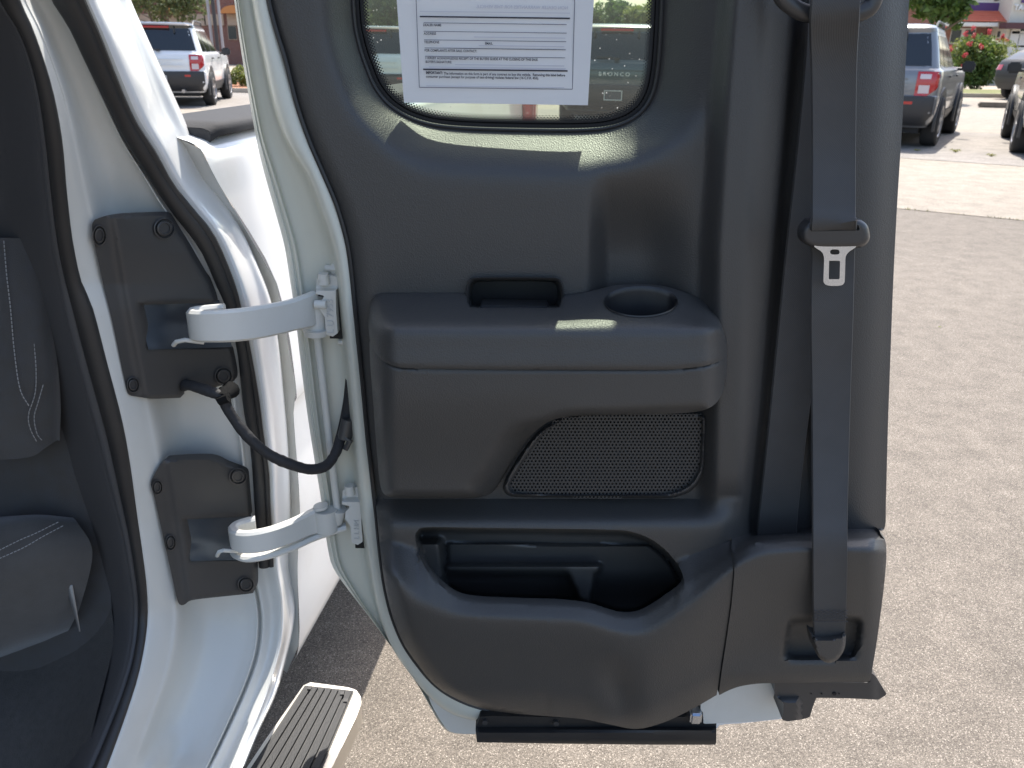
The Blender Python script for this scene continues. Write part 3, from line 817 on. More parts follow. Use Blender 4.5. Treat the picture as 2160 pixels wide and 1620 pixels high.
belt1 = belt_path([(-60, 1714, 1806, YD - .060), (-30, 1712, 1812, YD - .078), (4, 1710, 1816, YD - .080), (30, 1709, 1813, YD - .078), (130, 1711, 1808, YD - .056), (300, 1712, 1806, YD - .050), (420, 1711, 1806, YD - .062), (463, 1711, 1806, YD - .0705), (478, 1711, 1806, YD - .070), (489, 1711, 1805, YD - .060), (500, 1711, 1805, YD - .050), (530, 1711, 1804, YD - .045), (650, 1709, 1801, YD - .049), (800, 1711, 1796, YD - .047), (950, 1712, 1792, YD - .06), (1080, 1713, 1789, YD - .086), (1130, 1713, 1788.5, YD - .099), (1170, 1713.5, 1788, YD - .103), (1220, 1714, 1787, YD - .102), (1290, 1715, 1785, YD - .100), (1345, 1717, 1782, YD - .096)])
ribbon(*belt1, .0022, 'front_webbing', M['webbing'], belt)
# guide ring at the top
gl_ = [(1655, -90), (1640, -50), (1648, -10), (1670, 12), (1700, 27), (1760, 33), (1815, 26), (1840, 8), (1845, -30), (1830, -90)]
c = catmull([(x, y, YD - .06) for x, y in gl_], 8); g3 = PP(c[:, 0], c[:, 1], c[:, 2])
v, f = tube_geo(g3, .0085, 12, up=(0, 1, 0), flat=.8); make('belt_guide', v, f, M['smoothblack'], belt)
# tongue: black moulded bar with slot, steel blade with two windows
TB = smooth_closed([(1690, 498), (1693, 482), (1703, 470), (1712, 465), (1760, 463), (1806, 462), (1820, 466), (1831, 478), (1835, 498), (1832, 510), (1822, 519), (1808, 523), (1760, 524), (1722, 523), (1704, 518), (1694, 510)], 4)
slot = resample([(1706, 473), (1810, 473), (1814, 486), (1711, 488)], step=5, closed=True)
def d_tb(x, y):
    e = sdist(TB, x, y); return .004 + .007 * np.sqrt(np.clip(1 - np.clip(1 - e / 12, 0, 1) ** 2, 0, 1))
tongue = patch('belt_tongue', TB, d_tb, M['smoothblack'], belt, YD - .054, spacing=4, holes=[slot], skirt=.014, angle=50)
blade = smooth_closed([(1717, 519), (1724, 518), (1762, 518), (1800, 518), (1806, 520), (1800, 525), (1790, 532), (1784, 542), (1783, 560), (1782, 590), (1780, 598), (1774, 602), (1760, 603), (1746, 602), (1739, 598), (1737, 590), (1738, 560), (1738, 542), (1733, 531), (1724, 525)], 3)
w1 = np.array([(1761 + 10 * np.sign(math.cos(t)) * abs(math.cos(t)) ** .6, 531.5 + 5.5 * np.sign(math.sin(t)) * abs(math.sin(t)) ** .8) for t in np.linspace(0, 2 * math.pi, 20, endpoint=False)])
w2 = resample([(1749, 550), (1772, 550), (1771, 589), (1748, 589)], step=4, closed=True)
patch('tongue_blade', blade, .003, M['steel'], tongue, YD - .060, spacing=5, holes=[w1, w2], skirt=.002)
for o in tongue.children: o['label'] = 'bright steel latch blade of the belt tongue'
# anchor cover and stitching at the lower end
an = smooth_closed([(1712, 1340), (1722, 1344), (1748, 1345), (1772, 1341), (1783, 1334), (1784, 1352), (1780, 1372), (1768, 1390), (1754, 1398), (1744, 1398), (1730, 1390), (1718, 1370)], 4)
patch('belt_anchor', an, lambda x, y: .010 + .009 * ss(0, 5, sdist(an, x, y)), M['plastic'], belt, YD - .09, spacing=5, skirt=.02)
st = MB()
for row in (1290, 1297, 1304, 1311):
    xs = np.arange(1718, 1784, 6.5)
    for i, x in enumerate(xs):
        y = row + (1.8 if i % 2 else -1.8) * (1 if row != 1311 else .2)
        st.tube([P(x, y, YD - .1025), P(x + 4.6, y + .4, YD - .1025)], .0006, 5)
st.build('belt_stitching', mat('dark_thread', (.05, .05, .055), .7), belt, kind='stuff')

# ---------------- body side jamb
SEAL = [(25, -60), (34, 0), (67, 74), (104, 185), (126, 296), (137, 407), (150, 510), (170, 600), (193, 650), (226, 772), (256, 883), (274, 976), (290, 1090), (303, 1180), (311, 1250), (311, 1320), (296, 1409), (274, 1483), (241, 1576), (216, 1640), (190, 1700)]
WSL = [(95, -60), (118, 0), (148, 48), (187, 133), (230, 222), (267, 296), (315, 370), (356, 433), (393, 481), (426, 530), (456, 600), (478, 650), (500, 740), (512, 860), (526, 939), (533, 1031), (537, 1106), (546, 1212), (560, 1290), (556, 1370), (530, 1450), (480, 1560), (440, 1640), (400, 1710)]
WSR = [(152, -60), (174, 0), (207, 74), (244, 167), (281, 252), (326, 322), (363, 389), (407, 444), (452, 500), (493, 595), (507, 646), (526, 728), (546, 840), (556, 920), (567, 994), (570, 1060), (573, 1110), (578, 1201), (590, 1270), (586, 1360), (560, 1455), (515, 1560), (470, 1650), (440, 1710)]
GAP = [(255, -60), (274, 0), (315, 93), (352, 174), (393, 267), (420, 330), (450, 382), (478, 428), (510, 485), (536, 545), (558, 600), (575, 655), (588, 740), (597, 830), (606, 930), (611, 1020), (614, 1110), (613, 1180), (622, 1257), (619, 1315), (604, 1383), (581, 1464), (548, 1535), (515, 1615)]
def smooth_fn(xs, ys):
    c = catmull(list(zip(xs, ys)), 14); return lambda py: np.interp(py, c[:, 0], c[:, 1])
def yseal(py): return np.interp(py, [-60, 600, 1100, 1300, 1500, 1700], [.72, .83, .87, .87, .79, .70])
yws = smooth_fn([-60, 180, 400, 620, 830, 1020, 1200, 1350, 1500, 1700], [.80, .863, .92, .968, .995, 1.003, .998, .968, .90, .79])
def cur(p2, fn, dx=0, dy=0, dY=0): 
    return [(x + dx, y + dy, float(fn(y)) + dY) for x, y in p2]
def rs(p2, n=60): return resample(catmull(p2, 10), n=n)
seal_r, wsl_r, wsr_r, gap_r = rs(SEAL), rs(WSL), rs(WSR), rs(GAP)
def between(t, bulge=0.0):
    q = seal_r * (1 - t) + wsl_r * t
    Yv = yseal(seal_r[:, 1]) * (1 - t) + yws(wsl_r[:, 1]) * t + bulge
    return [(a, b, y) for (a, b), y in zip(q, Yv)]
def bulge(t, amp, lo, hi):
    q = between(t); return [(a, b, y + amp * float(ss(lo, lo + 120, b) * (1 - ss(hi - 120, hi, b)))) for a, b, y in q]
jamb_curves = [cur(seal_r, yseal, -16, 0, .05), cur(seal_r, yseal, -6, 0, .004), between(.0, -.004), between(.10, -.004), bulge(.20, .0, 0, 1700), bulge(.26, .004, 200, 1700), bulge(.34, .034, -200, 1650), bulge(.45, .046, -200, 1650), bulge(.60, .040, -200, 1700),
               bulge(.80, .022, -200, 1700), bulge(.90, .010, 0, 1700), bulge(.93, .006, 1100, 1700), bulge(.95, .014, 1100, 1700), between(.975, .004), [(a, b, float(yws(b)) + .010) for a, b in wsl_r * .6 + wsr_r * .4], [(a, b, float(yws(b)) + .008) for a, b in wsr_r], [(a + 2, b, float(yws(b)) + .010) for a, b in wsr_r * .9 + gap_r * .1]]
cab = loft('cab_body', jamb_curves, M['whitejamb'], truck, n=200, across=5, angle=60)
ygap = smooth_fn([-60, 100, 300, 500, 700, 850, 1000, 1180, 1260, 1383, 1540, 1640], [.925, .952, .985, 1.02, 1.055, 1.077, 1.092, 1.10, 1.08, 1.01, .89, .82])
skin_c = [[(a, b, float(yws(b)) + .010) for a, b in wsr_r * .92 + gap_r * .08], [(a, b, float(yws(b)) * .75 + float(ygap(b)) * .25 - .004) for a, b in wsr_r * .7 + gap_r * .3], [(a, b, float(yws(b)) * .3 + float(ygap(b)) * .7) for a, b in wsr_r * .3 + gap_r * .7], [(a, b, float(ygap(b))) for a, b in gap_r], [(a + 2, b, float(ygap(b)) + .05) for a, b in gap_r]]
loft('outer_skin', skin_c, M['white'], cab, n=160, across=5, angle=60)
# weatherstrip on the jamb (two lobes) and the inner pinch-flange seal
q = (wsl_r * .60 + wsr_r * .40); k = q[:, 1] < 1206; q = q[k]; wv = np.linalg.norm((wsr_r - wsl_r)[k], axis=1)
p3 = PP(q[:, 0], q[:, 1], yws(q[:, 1]) - .003)
rr = wv / F_PX * .98 * .40
v, f = tube_geo(p3, rr, 14, up=(0, 1, 0), flat=.8); ws = make('weatherstrip', v, f, M['rubber'], truck)
q = (wsl_r * .16 + wsr_r * .84)[k]; p3 = PP(q[:, 0], q[:, 1], yws(q[:, 1]) - .001)
v, f = tube_geo(p3, rr * .5, 10, up=(0, 1, 0), flat=.8); make('weatherstrip_lip', v, f, M['rubber'], ws)
SEALI = [(-30, -60), (0, 0), (41, 63), (74, 167), (93, 296), (104, 407), (118, 520), (136, 610), (156, 698), (185, 809), (215, 920), (241, 1031), (262, 1120), (276, 1200), (285, 1279), (278, 1372), (252, 1464), (207, 1576), (178, 1640), (150, 1700)]
seali_r = rs(SEALI)
q = seal_r * .62 + seali_r * .38; wv = np.linalg.norm(seal_r - seali_r, axis=1)
p3 = PP(q[:, 0], q[:, 1], yseal(q[:, 1]) - .006); v, f = tube_geo(p3, wv / F_PX * .85 * .42, 12, up=(0, 1, 0), flat=.9); s_in = make('opening_seal', v, f, M['rubber'], truck)
q = seal_r * .10 + seali_r * .90; p3 = PP(q[:, 0], q[:, 1], yseal(q[:, 1]) - .004); v, f = tube_geo(p3, wv / F_PX * .85 * .30, 10, up=(0, 1, 0), flat=.8); make('seal_lip', v, f, M['trimgrey'], s_in)

# ---------------- interior seen at the far left
TR0 = seali_r + np.array([6, 0]); 
def trim_row(dx, dY): return [(x + dx, y, float(yseal(y)) + dY) for x, y in TR0]
trim = loft('interior_trim', [trim_row(0, .0), trim_row(-14, -.004), trim_row(-40, .012), trim_row(-75, .05), trim_row(-110, .085), trim_row(-190, .11), trim_row(-420, .13)], M['trimgrey'], truck, n=120, across=4)
# upper glossy panel edge
sb = loft('rear_seat', [[(-220, 495, .93), (-220, 700, .92), (-220, 950, .92), (-220, 1000, .95)], [(-60, 500, .885), (-60, 640, .865), (-60, 830, .86), (-60, 975, .90)], [(20, 502, .87), (30, 620, .85), (45, 820, .845), (58, 965, .885)], [(70, 503, .872), (80, 640, .853), (90, 800, .85), (95, 945, .88)], [(104, 504, .885), (112, 640, .872), (118, 800, .868), (118, 930, .89)], [(112, 505, .92), (124, 640, .905), (130, 800, .90), (126, 930, .91)]], M['fabric'], truck, n=60, across=8)
loft('seat_side', [[(-220, 300, .95), (-220, 800, .95), (-220, 1200, .95), (-220, 1700, .90)], [(0, 430, .935), (0, 800, .93), (0, 1200, .93), (0, 1700, .87)], [(110, 480, .925), (130, 800, .915), (180, 1150, .915), (210, 1700, .84)], [(135, 500, .91), (170, 800, .905), (225, 1150, .91), (260, 1700, .83)]], M['fabric'], sb, n=60, across=8)
loft('seat_cushion', [[(-200, 1190, .88), (-60, 1105, .93), (60, 1085, .935), (150, 1088, .93)], [(-200, 1210, .83), (-60, 1130, .86), (60, 1098, .875), (165, 1105, .90)], [(-200, 1270, .80), (-60, 1210, .825), (80, 1180, .845), (195, 1165, .885)], [(-200, 1350, .80), (-60, 1300, .825), (60, 1280, .845), (172, 1270, .875)], [(-200, 1440, .82), (-60, 1390, .845), (60, 1345, .86), (150, 1320, .885)], [(-200, 1470, .88), (-60, 1410, .90), (60, 1365, .90), (140, 1335, .91)]], M['fabric2'], sb, n=60, across=8)
loft('floor_carpet', [[(-300, 1300, 0.945), (0, 1260, 0.965), (140, 1230, 0.955), (215, 1200, 0.915)], [(-300, 1450, 0.895), (0, 1400, 0.915), (140, 1380, 0.895), (240, 1340, 0.875)], [(-300, 1580, 0.825), (0, 1540, 0.835), (120, 1540, 0.815), (200, 1520, 0.785)], [(-300, 1760, 0.745), (0, 1740, 0.745), (80, 1740, 0.725), (150, 1740, 0.695)]], M['carpet'], trim, n=40, across=8)
def stitches(path, Yoff, name, parent):
    c = resample(catmull(path, 12), step=8.5); mb_ = MB()
    for i in range(len(c) - 1):
        a = c[i]; b = c[i] * .3 + c[i + 1] * .7
        mb_.tube([P(*a), P(*b)], .0006, 5)
    return mb_.build(name, M['thread'], parent, kind='stuff')
stitches([(8, 508, .866), (14, 580, .853), (22, 650, .846), (30, 740, .842), (42, 820, .840), (62, 858, .846)], 0, 'stitching', sb)
stitches([(72, 725, .845), (76, 780, .844), (74, 830, .846), (60, 875, .852), (64, 905, .86), (78, 933, .87)], 0, 'stitching', sb)
stitches([(91, 812, .844), (80, 850, .848), (72, 880, .854), (78, 915, .863), (90, 930, .872)], 0, 'stitching', sb)
stitches([(-10, 1165, .832), (40, 1140, .845), (75, 1125, .855), (125, 1100, .876)], 0, 'stitching', sb)
stitches([(-10, 1182, .826), (50, 1155, .842), (90, 1132, .856), (135, 1108, .876)], 0, 'stitching', sb)
br = MB(); br.tube([P(142, 1228, .87), P(146, 1235, .868), (P(168, 1332, .86))], [.004, .0055, .0012], 8, flat=.4); br.build('seat_bracket', mat('dull_bracket_metal', (.22, .22, .22), .4, metal=.5), sb)
# roof and back wall of the cab (above the frame, they shade the cabin)
cs_ = MB()
a0, a1 = AX * -1.2, AX * 1.12
def cabp(a, s, z):
    p = AX * a + NR * (S0 + s); return (p.x, p.y, z)
cs_.add([cabp(a, s, z) for z in (1.88, 1.93) for a, s in ((-1.6, -.22), (1.0, -.22), (1.0, -1.62), (-1.6, -1.62))], [(0, 1, 2, 3), (4, 5, 6, 7), (0, 1, 5, 4), (1, 2, 6, 5), (2, 3, 7, 6), (3, 0, 4, 7)])
cs_.build('cab_roof', M['white'], cab, smooth=False)
cs_ = MB(); cs_.add([cabp(a, s, z) for z in (.4, 1.88) for a, s in ((.97, -.42), (1.0, -.42), (1.0, -1.7), (.97, -1.7))], [(0, 1, 2, 3), (4, 5, 6, 7), (0, 1, 5, 4), (1, 2, 6, 5), (2, 3, 7, 6), (3, 0, 4, 7)])
cs_.build('cab_back_wall', M['trimgrey'], cab, smooth=False)
cs_ = MB(); cs_.add([cabp(a, s, z) for z in (.4, 1.88) for a, s in ((-1.6, -1.72), (1.0, -1.72), (1.0, -1.66), (-1.6, -1.66))], [(0, 1, 2, 3), (4, 5, 6, 7), (0, 1, 5, 4), (1, 2, 6, 5), (2, 3, 7, 6), (3, 0, 4, 7)])
cs_.build('cab_far_side', M['trimgrey'], cab, smooth=False)

M['pocket'] = mat('hinge_recess_shade', (.07, .08, .095), .25, metal=.7, mott=(9, .25, (.16, .19, .23)))  # shade inside the white hinge recess, put into a dark metallic colour
# ---------------- hinge covers
def jy(x, y):
    """distance of the jamb plate under pixel (x, y)"""
    xs = np.interp(y, seal_r[:, 1], seal_r[:, 0]); xw = np.interp(y, wsl_r[:, 1], wsl_r[:, 0])
    t = np.clip((x - xs) / np.maximum(xw - xs, 1), 0, 1)
    return yseal(y) * (1 - t) + yws(y) * t
UC = resample(np.vstack([catmull([(207, 550), (200, 515), (194, 478), (198, 466), (206, 461), (241, 454), (300, 451), (341, 450), (352, 453), (360, 464), (372, 484), (395, 520), (426, 574), (437, 590), (450, 622)], 6),
                         np.array([(454, 637), (430, 639), (294, 643), (315, 734), (480, 729)]), catmull([(486, 737), (491, 760), (496, 790), (493, 804), (480, 811), (460, 815), (450, 822)], 5), np.array([(432, 819), (405, 813), (394, 806), (385, 806), (380, 816), (383, 839), (335, 841), (316, 841), (290, 837), (277, 835)]),
                         catmull([(272, 833), (267, 822), (256, 772), (237, 680), (219, 606)], 6)]), step=5, closed=True)
LC = resample(np.vstack([catmull([(318, 1022), (321, 1010), (334, 986), (346, 973), (358, 968), (441, 965), (478, 979), (510, 991), (519, 998), (521, 1010), (525, 1060)], 6), np.array([(528, 1088), (500, 1090), (387, 1096), (405, 1181), (538, 1175)]),
                         catmull([(540, 1200), (540, 1236), (535, 1248), (528, 1252), (463, 1259), (405, 1266), (390, 1275), (380, 1276), (374, 1266), (368, 1240), (352, 1168), (326, 1050)], 6)]), step=5, closed=True)
uf = ([440, 640, 850], [238, 272, 312]); lf = ([960, 1100, 1280], [356, 378, 404])
def d_cover(fold, loop):
    def fn(x, y):
        xf = np.interp(y, *fold)
        left = np.clip((xf - x) / 60, 0, 1.2)
        e = sdist(loop, x, y)
        base = jy(np.maximum(x, xf), y)
        d = .012 - .032 * (np.sqrt(left ** 2 + .01) - .1) - .006 * np.clip(1 - e / 6, 0, 1) ** 2
        a_, b__ = base - d, jy(x, y) - .006
        return .9 + np.logaddexp(-260 * a_, -260 * b__) / 260
    return fn
covers = []
for nm, lpx, fold, caps in (('upper', UC, uf, [(210, 497, 13, 20), (347, 482, 20, 20), (472, 793, 17, 17), (281, 812, 12, 15)]), ('lower', LC, lf, [(502, 1005, 17, 16), (332, 1028, 10, 14), (360, 1145, 10, 15), (519, 1233, 16, 15)])):
    fn = d_cover(fold, lpx)
    cv = patch('hinge_cover', lpx, fn, M['plastic2'], truck, .9, spacing=6, skirt=.010, angle=45)
    cv['label'] = nm + ' black plastic cover with a square opening for the hinge arm'
    for cx, cy, rx, ry in caps:
        mbc = MB()
        c0 = Vector(PP(np.array([cx]), np.array([cy]), .9 - fn(np.array([cx]), np.array([cy])))[0])
        def rg(s, dy):
            t = np.linspace(0, 2 * math.pi, 28, endpoint=False)
            xx, yy = cx + rx * s * np.cos(t), cy + ry * s * np.sin(t)
            return PP(xx, yy, .9 - fn(xx, yy) + dy)
        rings = [rg(1.15, .004), rg(1.12, -.0028), rg(1.0, -.0032), rg(.9, -.0004), rg(.84, -.0004), rg(.76, -.0045), rg(.6, -.005), rg(.55, -.0035)]
        v = np.vstack(rings); n = 28
        fcs = [(i * n + k, i * n + (k + 1) % n, (i + 1) * n + (k + 1) % n, (i + 1) * n + k) for i in range(len(rings) - 1) for k in range(n)] + [tuple(range((len(rings) - 1) * n, len(rings) * n))]
        make('screw_cap', v, fcs, M['smoothblack'], cv, angle=30)
    covers.append(cv)
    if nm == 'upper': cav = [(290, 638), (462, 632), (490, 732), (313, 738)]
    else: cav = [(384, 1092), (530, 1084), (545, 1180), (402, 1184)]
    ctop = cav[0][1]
    hp = patch('recess_shade_patch', resample(np.array(cav, float), step=6, closed=True), lambda x, y: -(jy(x, y) - .9) + .002 + .014 * ss(ctop + 35, ctop + 110, y), M['pocket'], cv, .9, spacing=9, skirt=0)  # thin dark sheet laid over the white jamb, painted as the recess's shade
    sm = hp

# ---------------- hinge arms, rod, brackets, bolts
def strap(name, path, h, th, m, parent, taper=None):
    """a flat bar bent in plan: path of (px, py_mid, Y), height h, thickness th"""
    c = np.array(path, float); c = resample(catmull(c, 12), n=46)
    ctr = PP(c[:, 0], c[:, 1], c[:, 2]); n = len(c); v, f = [], []
    for i in range(n):
        t = ctr[min(i + 1, n - 1)] - ctr[max(i - 1, 0)]; t[2] = 0; t /= np.linalg.norm(t)
        nr = np.array([t[1], -t[0], 0]); hh_ = h if taper is None else h * np.interp(i / (n - 1), *taper)
        bv = .003
        for a, b in ((-.5, -.5 * hh_ + bv), (-.5, .5 * hh_ - bv), (-.5 + bv / th, .5 * hh_), (.5 - bv / th, .5 * hh_), (.5, .5 * hh_ - bv), (.5, -.5 * hh_ + bv), (.5 - bv / th, -.5 * hh_), (-.5 + bv / th, -.5 * hh_)):
            v.append(ctr[i] + nr * a * th + np.array([0, 0, b]))
    for i in range(n - 1):
        for k in range(8):
            f.append((i * 8 + k, i * 8 + (k + 1) % 8, (i + 1) * 8 + (k + 1) % 8, (i + 1) * 8 + k))
    f.append(tuple(range(8))); f.append(tuple(range((n - 1) * 8, n * 8)))
    return make(name, v, f, m, parent, angle=35)
h1 = strap('door_hinge', [(476, 672, .906), (445, 675, .905), (416, 679, .901), (405, 683, .893), (411, 687, .884), (432, 688, .880), (480, 687, .886), (530, 682, .905), (590, 671, .935), (640, 658, .965), (664, 650, .985)], .0385, .0105, M['hinge'], truck, ([0, .6, .85, 1], [.9, 1, 1.0, 1.15]))
h1['label'] = 'upper curved white hinge arm between the pillar and the open door'
h2 = strap('door_hinge', [(540, 1110, .955), (516, 1116, .950), (499, 1123, .940), (493, 1131, .926), (501, 1140, .914), (526, 1143, .911), (568, 1136, .922), (612, 1121, .948), (650, 1104, .972), (680, 1093, .985)], .0325, .0125, M['hinge'], truck, ([0, .6, .85, 1], [.9, 1, 1.05, 1.25]))
h2['label'] = 'lower curved white hinge arm with a second plate below it'
strap('check_plate', [(500, 1160, .94), (500, 1168, .93), (522, 1176, .917), (565, 1170, .926), (615, 1153, .950), (660, 1133, .975), (700, 1120, .985), (730, 1110, .99)], .0085, .016, M['hinge'], h2)
tb = MB(); tb.tube([P(366, 728, .89), P(372, 721, .885), P(390, 717, .885), P(430, 722, .895)], .0026, 8); tb.build('hinge_lip', M['hinge'], h1)
tb = MB(); tb.tube([P(458, 1172, .91), P(462, 1164, .905), P(470, 1161, .905), P(500, 1163, .92)], .0026, 8); tb.build('hinge_lip', M['hinge'], h2)
tb = MB(); tb.cyl(P(664, 630, .99), P(668, 700, .99), .0135, n=20); tb.cyl(P(667, 694, .985), P(668, 706, .985), .0165, .015, n=20); tb.build('hinge_knuckle', M['hinge'], h1)
tb = MB(); tb.cyl(P(686, 1072, .985), P(690, 1116, .985), .017, .016, n=20); tb.cyl(P(712, 1072, .99), P(706, 1100, .99), .013, .011, n=16); tb.cyl(P(676, 1066, .98), P(677, 1071, .98), .010, n=16); tb.build('hinge_knuckle', M['hinge'], h2)
tb = MB(); tb.cyl(P(668, 700, .99), P(712, 1078, .99), .0049, n=14); tb.build('hinge_rod', M['hinge'], truck)
def bracket(px, py, sc, parent):
    lp_ = resample(np.array([(-22, 2), (-20, -30), (10, -36), (26, -34), (30, -14), (20, -6), (21, 40), (24, 85), (14, 92), (0, 88), (-3, 50), (-15, 34), (-14, 18), (-8, 14), (-4, 6)]) * sc + np.array([px, py]), step=4, closed=True)
    o = patch('hinge_bracket', lp_, lambda x, y: .0 + .010 * ss(py - 12, py - 4, y), M['hinge'], parent, .988, spacing=6, skirt=.028, angle=35)
    for bx, by in ((-6, -38), (-4, -28)):
        p = P(px + bx * sc, py + by * sc + 2, .984)
        mm = MB(); mm.cyl(p + Vector((0, 0, -.004)), p + Vector((0, 0, .003)), .0068, .0062, n=18); mm.build('bolt_head', M['hinge'], o)
    return o
bracket(688, 618, 1.0, h1); bracket(742, 1062, .95, h2)
tb = MB(); p = P(664, 642, .975); tb.cyl(p, p + Vector((.014, 0, 0)), .0055, n=14); tb.build('hinge_pin', M['hinge'], h1)
tb = MB(); tb.cyl(P(686, 565, 1.0), P(702, 566, 1.0), .0042, n=12); tb.cyl(P(700, 566, 1.0), P(712, 567, 1.0), .0072, n=6); tb.build('mounting_bolt', M['hinge'], h1)
tb = MB(); tb.cyl(P(714, 721, 1.0), P(726, 722, 1.0), .004, n=10); tb.build('mounting_bolt', M['hinge'], h1)
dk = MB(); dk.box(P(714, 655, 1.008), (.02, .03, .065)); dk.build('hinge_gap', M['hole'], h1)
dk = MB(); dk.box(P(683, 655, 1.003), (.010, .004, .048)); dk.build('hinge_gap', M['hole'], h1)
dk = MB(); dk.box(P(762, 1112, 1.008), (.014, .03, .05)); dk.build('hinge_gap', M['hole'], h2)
def text_mesh(cu, name, m):
    o = bpy.data.objects.new(name, cu); COL.objects.link(o); bpy.context.view_layer.update()
    me = bpy.data.meshes.new_from_object(o.evaluated_get(bpy.context.evaluated_depsgraph_get())); bpy.data.objects.remove(o); bpy.data.curves.remove(cu)
    me.materials.clear(); me.materials.append(m)
    o = bpy.data.objects.new(name, me); COL.objects.link(o); bpy.context.view_layer.update(); return o
# stamped characters on the brackets
def text3(body, px, py, Y, size, m, parent, rot=0.0, name='printed_text'):
    cu = bpy.data.curves.new(name, 'FONT'); cu.body = body; cu.size = size; cu.extrude = .0003; cu.align_x = 'CENTER'
    o = text_mesh(cu, name, m)
    o.location = P(px, py, Y); o.rotation_euler = (rad(90), rot, 0)
    attach(o, parent); return o
M['stamp'] = mat('stamped_grey', (.52, .53, .52), .5)
text3('L U 7953', 703, 668, .9765, .012, M['stamp'], h1, rad(-88), 'stamped_text')
text3('L L HM', 757, 1118, .9765, .010, M['stamp'], h2, rad(-88), 'stamped_text')

# ---------------- wiring loom between body and door
wp = catmull([(384, 815, .925), (396, 812, .915), (420, 818, .908), (448, 828, .905), (472, 838, .905), (478, 858, .905), (500, 892, .905), (530, 928, .905), (570, 960, .91), (615, 980, .92), (655, 990, .935), (688, 982, .95), (708, 955, .965), (718, 925, .98), (728, 890, .995), (738, 845, 1.0), (744, 800, 1.0)], 10)
p3 = PP(wp[:, 0], wp[:, 1], wp[:, 2]); n = len(p3)
rr = .0067 + .0003 * np.sin(np.arange(n) * .31) + .00015 * rng.normal(size=n)
rr[-30:] = np.linspace(.0069, .0095, 30)
M['clip'] = mat('matt_black_clip', (.012, .012, .012), .9, spec=.1)
M['loom'] = mat('taped_cable', (.020, .020, .022), .7, bump=[('noise', 220, .5, .002)])
v, f = tube_geo(p3, rr, 12); loom = make('wiring_loom', v, f, M['loom'], truck)
tb = MB(); tb.tube([P(476, 826, .915), P(470, 842, .902)], .009, 14); tb.tube([P(487, 822, .925), P(476, 835, .905)], [.011, .006], 12); tb.tube([P(482, 838, .9), P(462, 846, .9)], .006, 8); tb.build('cable_clip', M['clip'], loom)
tb = MB(); tb.tube([P(736, 885, .985), P(726, 925, .98)], .0095, 14); tb.tube([P(726, 922, .975), P(738, 930, .975), P(728, 948, .972)], .004, 8); tb.build('cable_boot', M['smoothblack'], loom)

# ---------------- running board
def zq(pts, z): return [PZ(x, y, z) for x, y in pts]
ZB = .35
bl, brr = PZ(640, 1442, ZB), PZ(752, 1472, ZB)
fl, fr = PZ(470, 1690, ZB), PZ(655, 1690, ZB)
rb = MB()
outl = [PZ(x, y, ZB) for x, y in ((640, 1446), (655, 1439), (735, 1450), (752, 1456), (761, 1470), (762, 1484), (752, 1512), (690, 1640), (640, 1740), (440, 1740), (560, 1560))]
n = len(outl)
v = [(p.x, p.y, p.z) for p in outl] + [(p.x, p.y, p.z - .035) for p in outl]
rb.add(v, [tuple(range(n)), tuple(range(n, 2 * n))[::-1]] + [(i, (i + 1) % n, n + (i + 1) % n, n + i) for i in range(n)])
M['chrome'] = mat('satin_aluminium', (.74, .70, .62), .30, metal=.85, mott=(20, .3, (.66, .62, .55)))
board = rb.build('running_board', M['chrome'], truck, smooth=False)
def tread(t0, t1, dz, nm, m):
    """a strip of the step pad between fractions t0..t1 of its width"""
    c1, c2 = (643, 1446), (746, 1457); f1, f2 = (450, 1740), (628, 1740)
    q = lambda t, a, b: (a[0] * (1 - t) + b[0] * t, a[1] * (1 - t) + b[1] * t)
    top = [PZ(*q(t0, c1, c2), ZB + dz), PZ(*q(t1, c1, c2), ZB + dz), PZ(*q(t1, f1, f2), ZB + dz), PZ(*q(t0, f1, f2), ZB + dz)]
    mb_ = MB(); mb_.add([tuple(p) for p in top] + [(p.x, p.y, ZB + .0005) for p in top], [(0, 1, 2, 3), (0, 1, 5, 4), (1, 2, 6, 5), (2, 3, 7, 6), (3, 0, 4, 7)])
    return mb_.build(nm, m, board, smooth=False)
tread(0, 1, .004, 'step_pad', M['rubber'])
M['treadr'] = mat('ribbed_step_rubber', (.017, .017, .018), .6, bump=[('noise', 400, .5, .001)])
for i in range(7):
    t = .03 + i * .139
    tread(t, t + .10, .0085, 'tread_strip', M['treadr'])
for px, py in ((653, 1452), (722, 1463), (729, 1478)):
    p = PZ(px, py, ZB + .009); mm = MB(); mm.box(p, (.006, .007, .003)); mm.build('tread_stud', M['rubber'], board, smooth=False)

# ---------------- bed side, rail cap, tail lamp
def a_of(p): return p.dot(AX)
gp = side_hit(612, 850, -.012); a_start = a_of(gp)
a0 = a_of(side_hit(437, 303)) + .045; zr = side_hit(437, 303).z + .006
a_end = a_of(side_hit(1105, 240))
stations = np.linspace(0, 1, 24)
zs = [(zr, -.035), (zr - .012, -.008), (zr - .05, .0), (zr - .2, .008), (zr - .36, .012), (zr - .40, .004), (zr - .55, .006), (.56, .002), (.42, -.004), (.36, -.03)]
ef = [(a_of(h_), h_.z) for h_ in (side_hit(x, y, .004) for x, y in ((630, 1250), (631, 1100), (625, 930), (616, 840), (605, 740), (579, 600), (566, 560), (543, 505), (508, 450), (474, 400), (455, 360), (447, 335)))]
ef = np.array(ef + [(a_of(side_hit(441, 308, .004)) + .004, zr)])
rows = []
for z, off in zs:
    a_f = float(np.interp(z, ef[:, 1], ef[:, 0]))
    rows.append([np.array(side_pt(a_f + (a_end - a_f) * s, z, off)) for s in stations])
bed = loft3('bed_side', rows, M['white'], truck, across=4, angle=45)
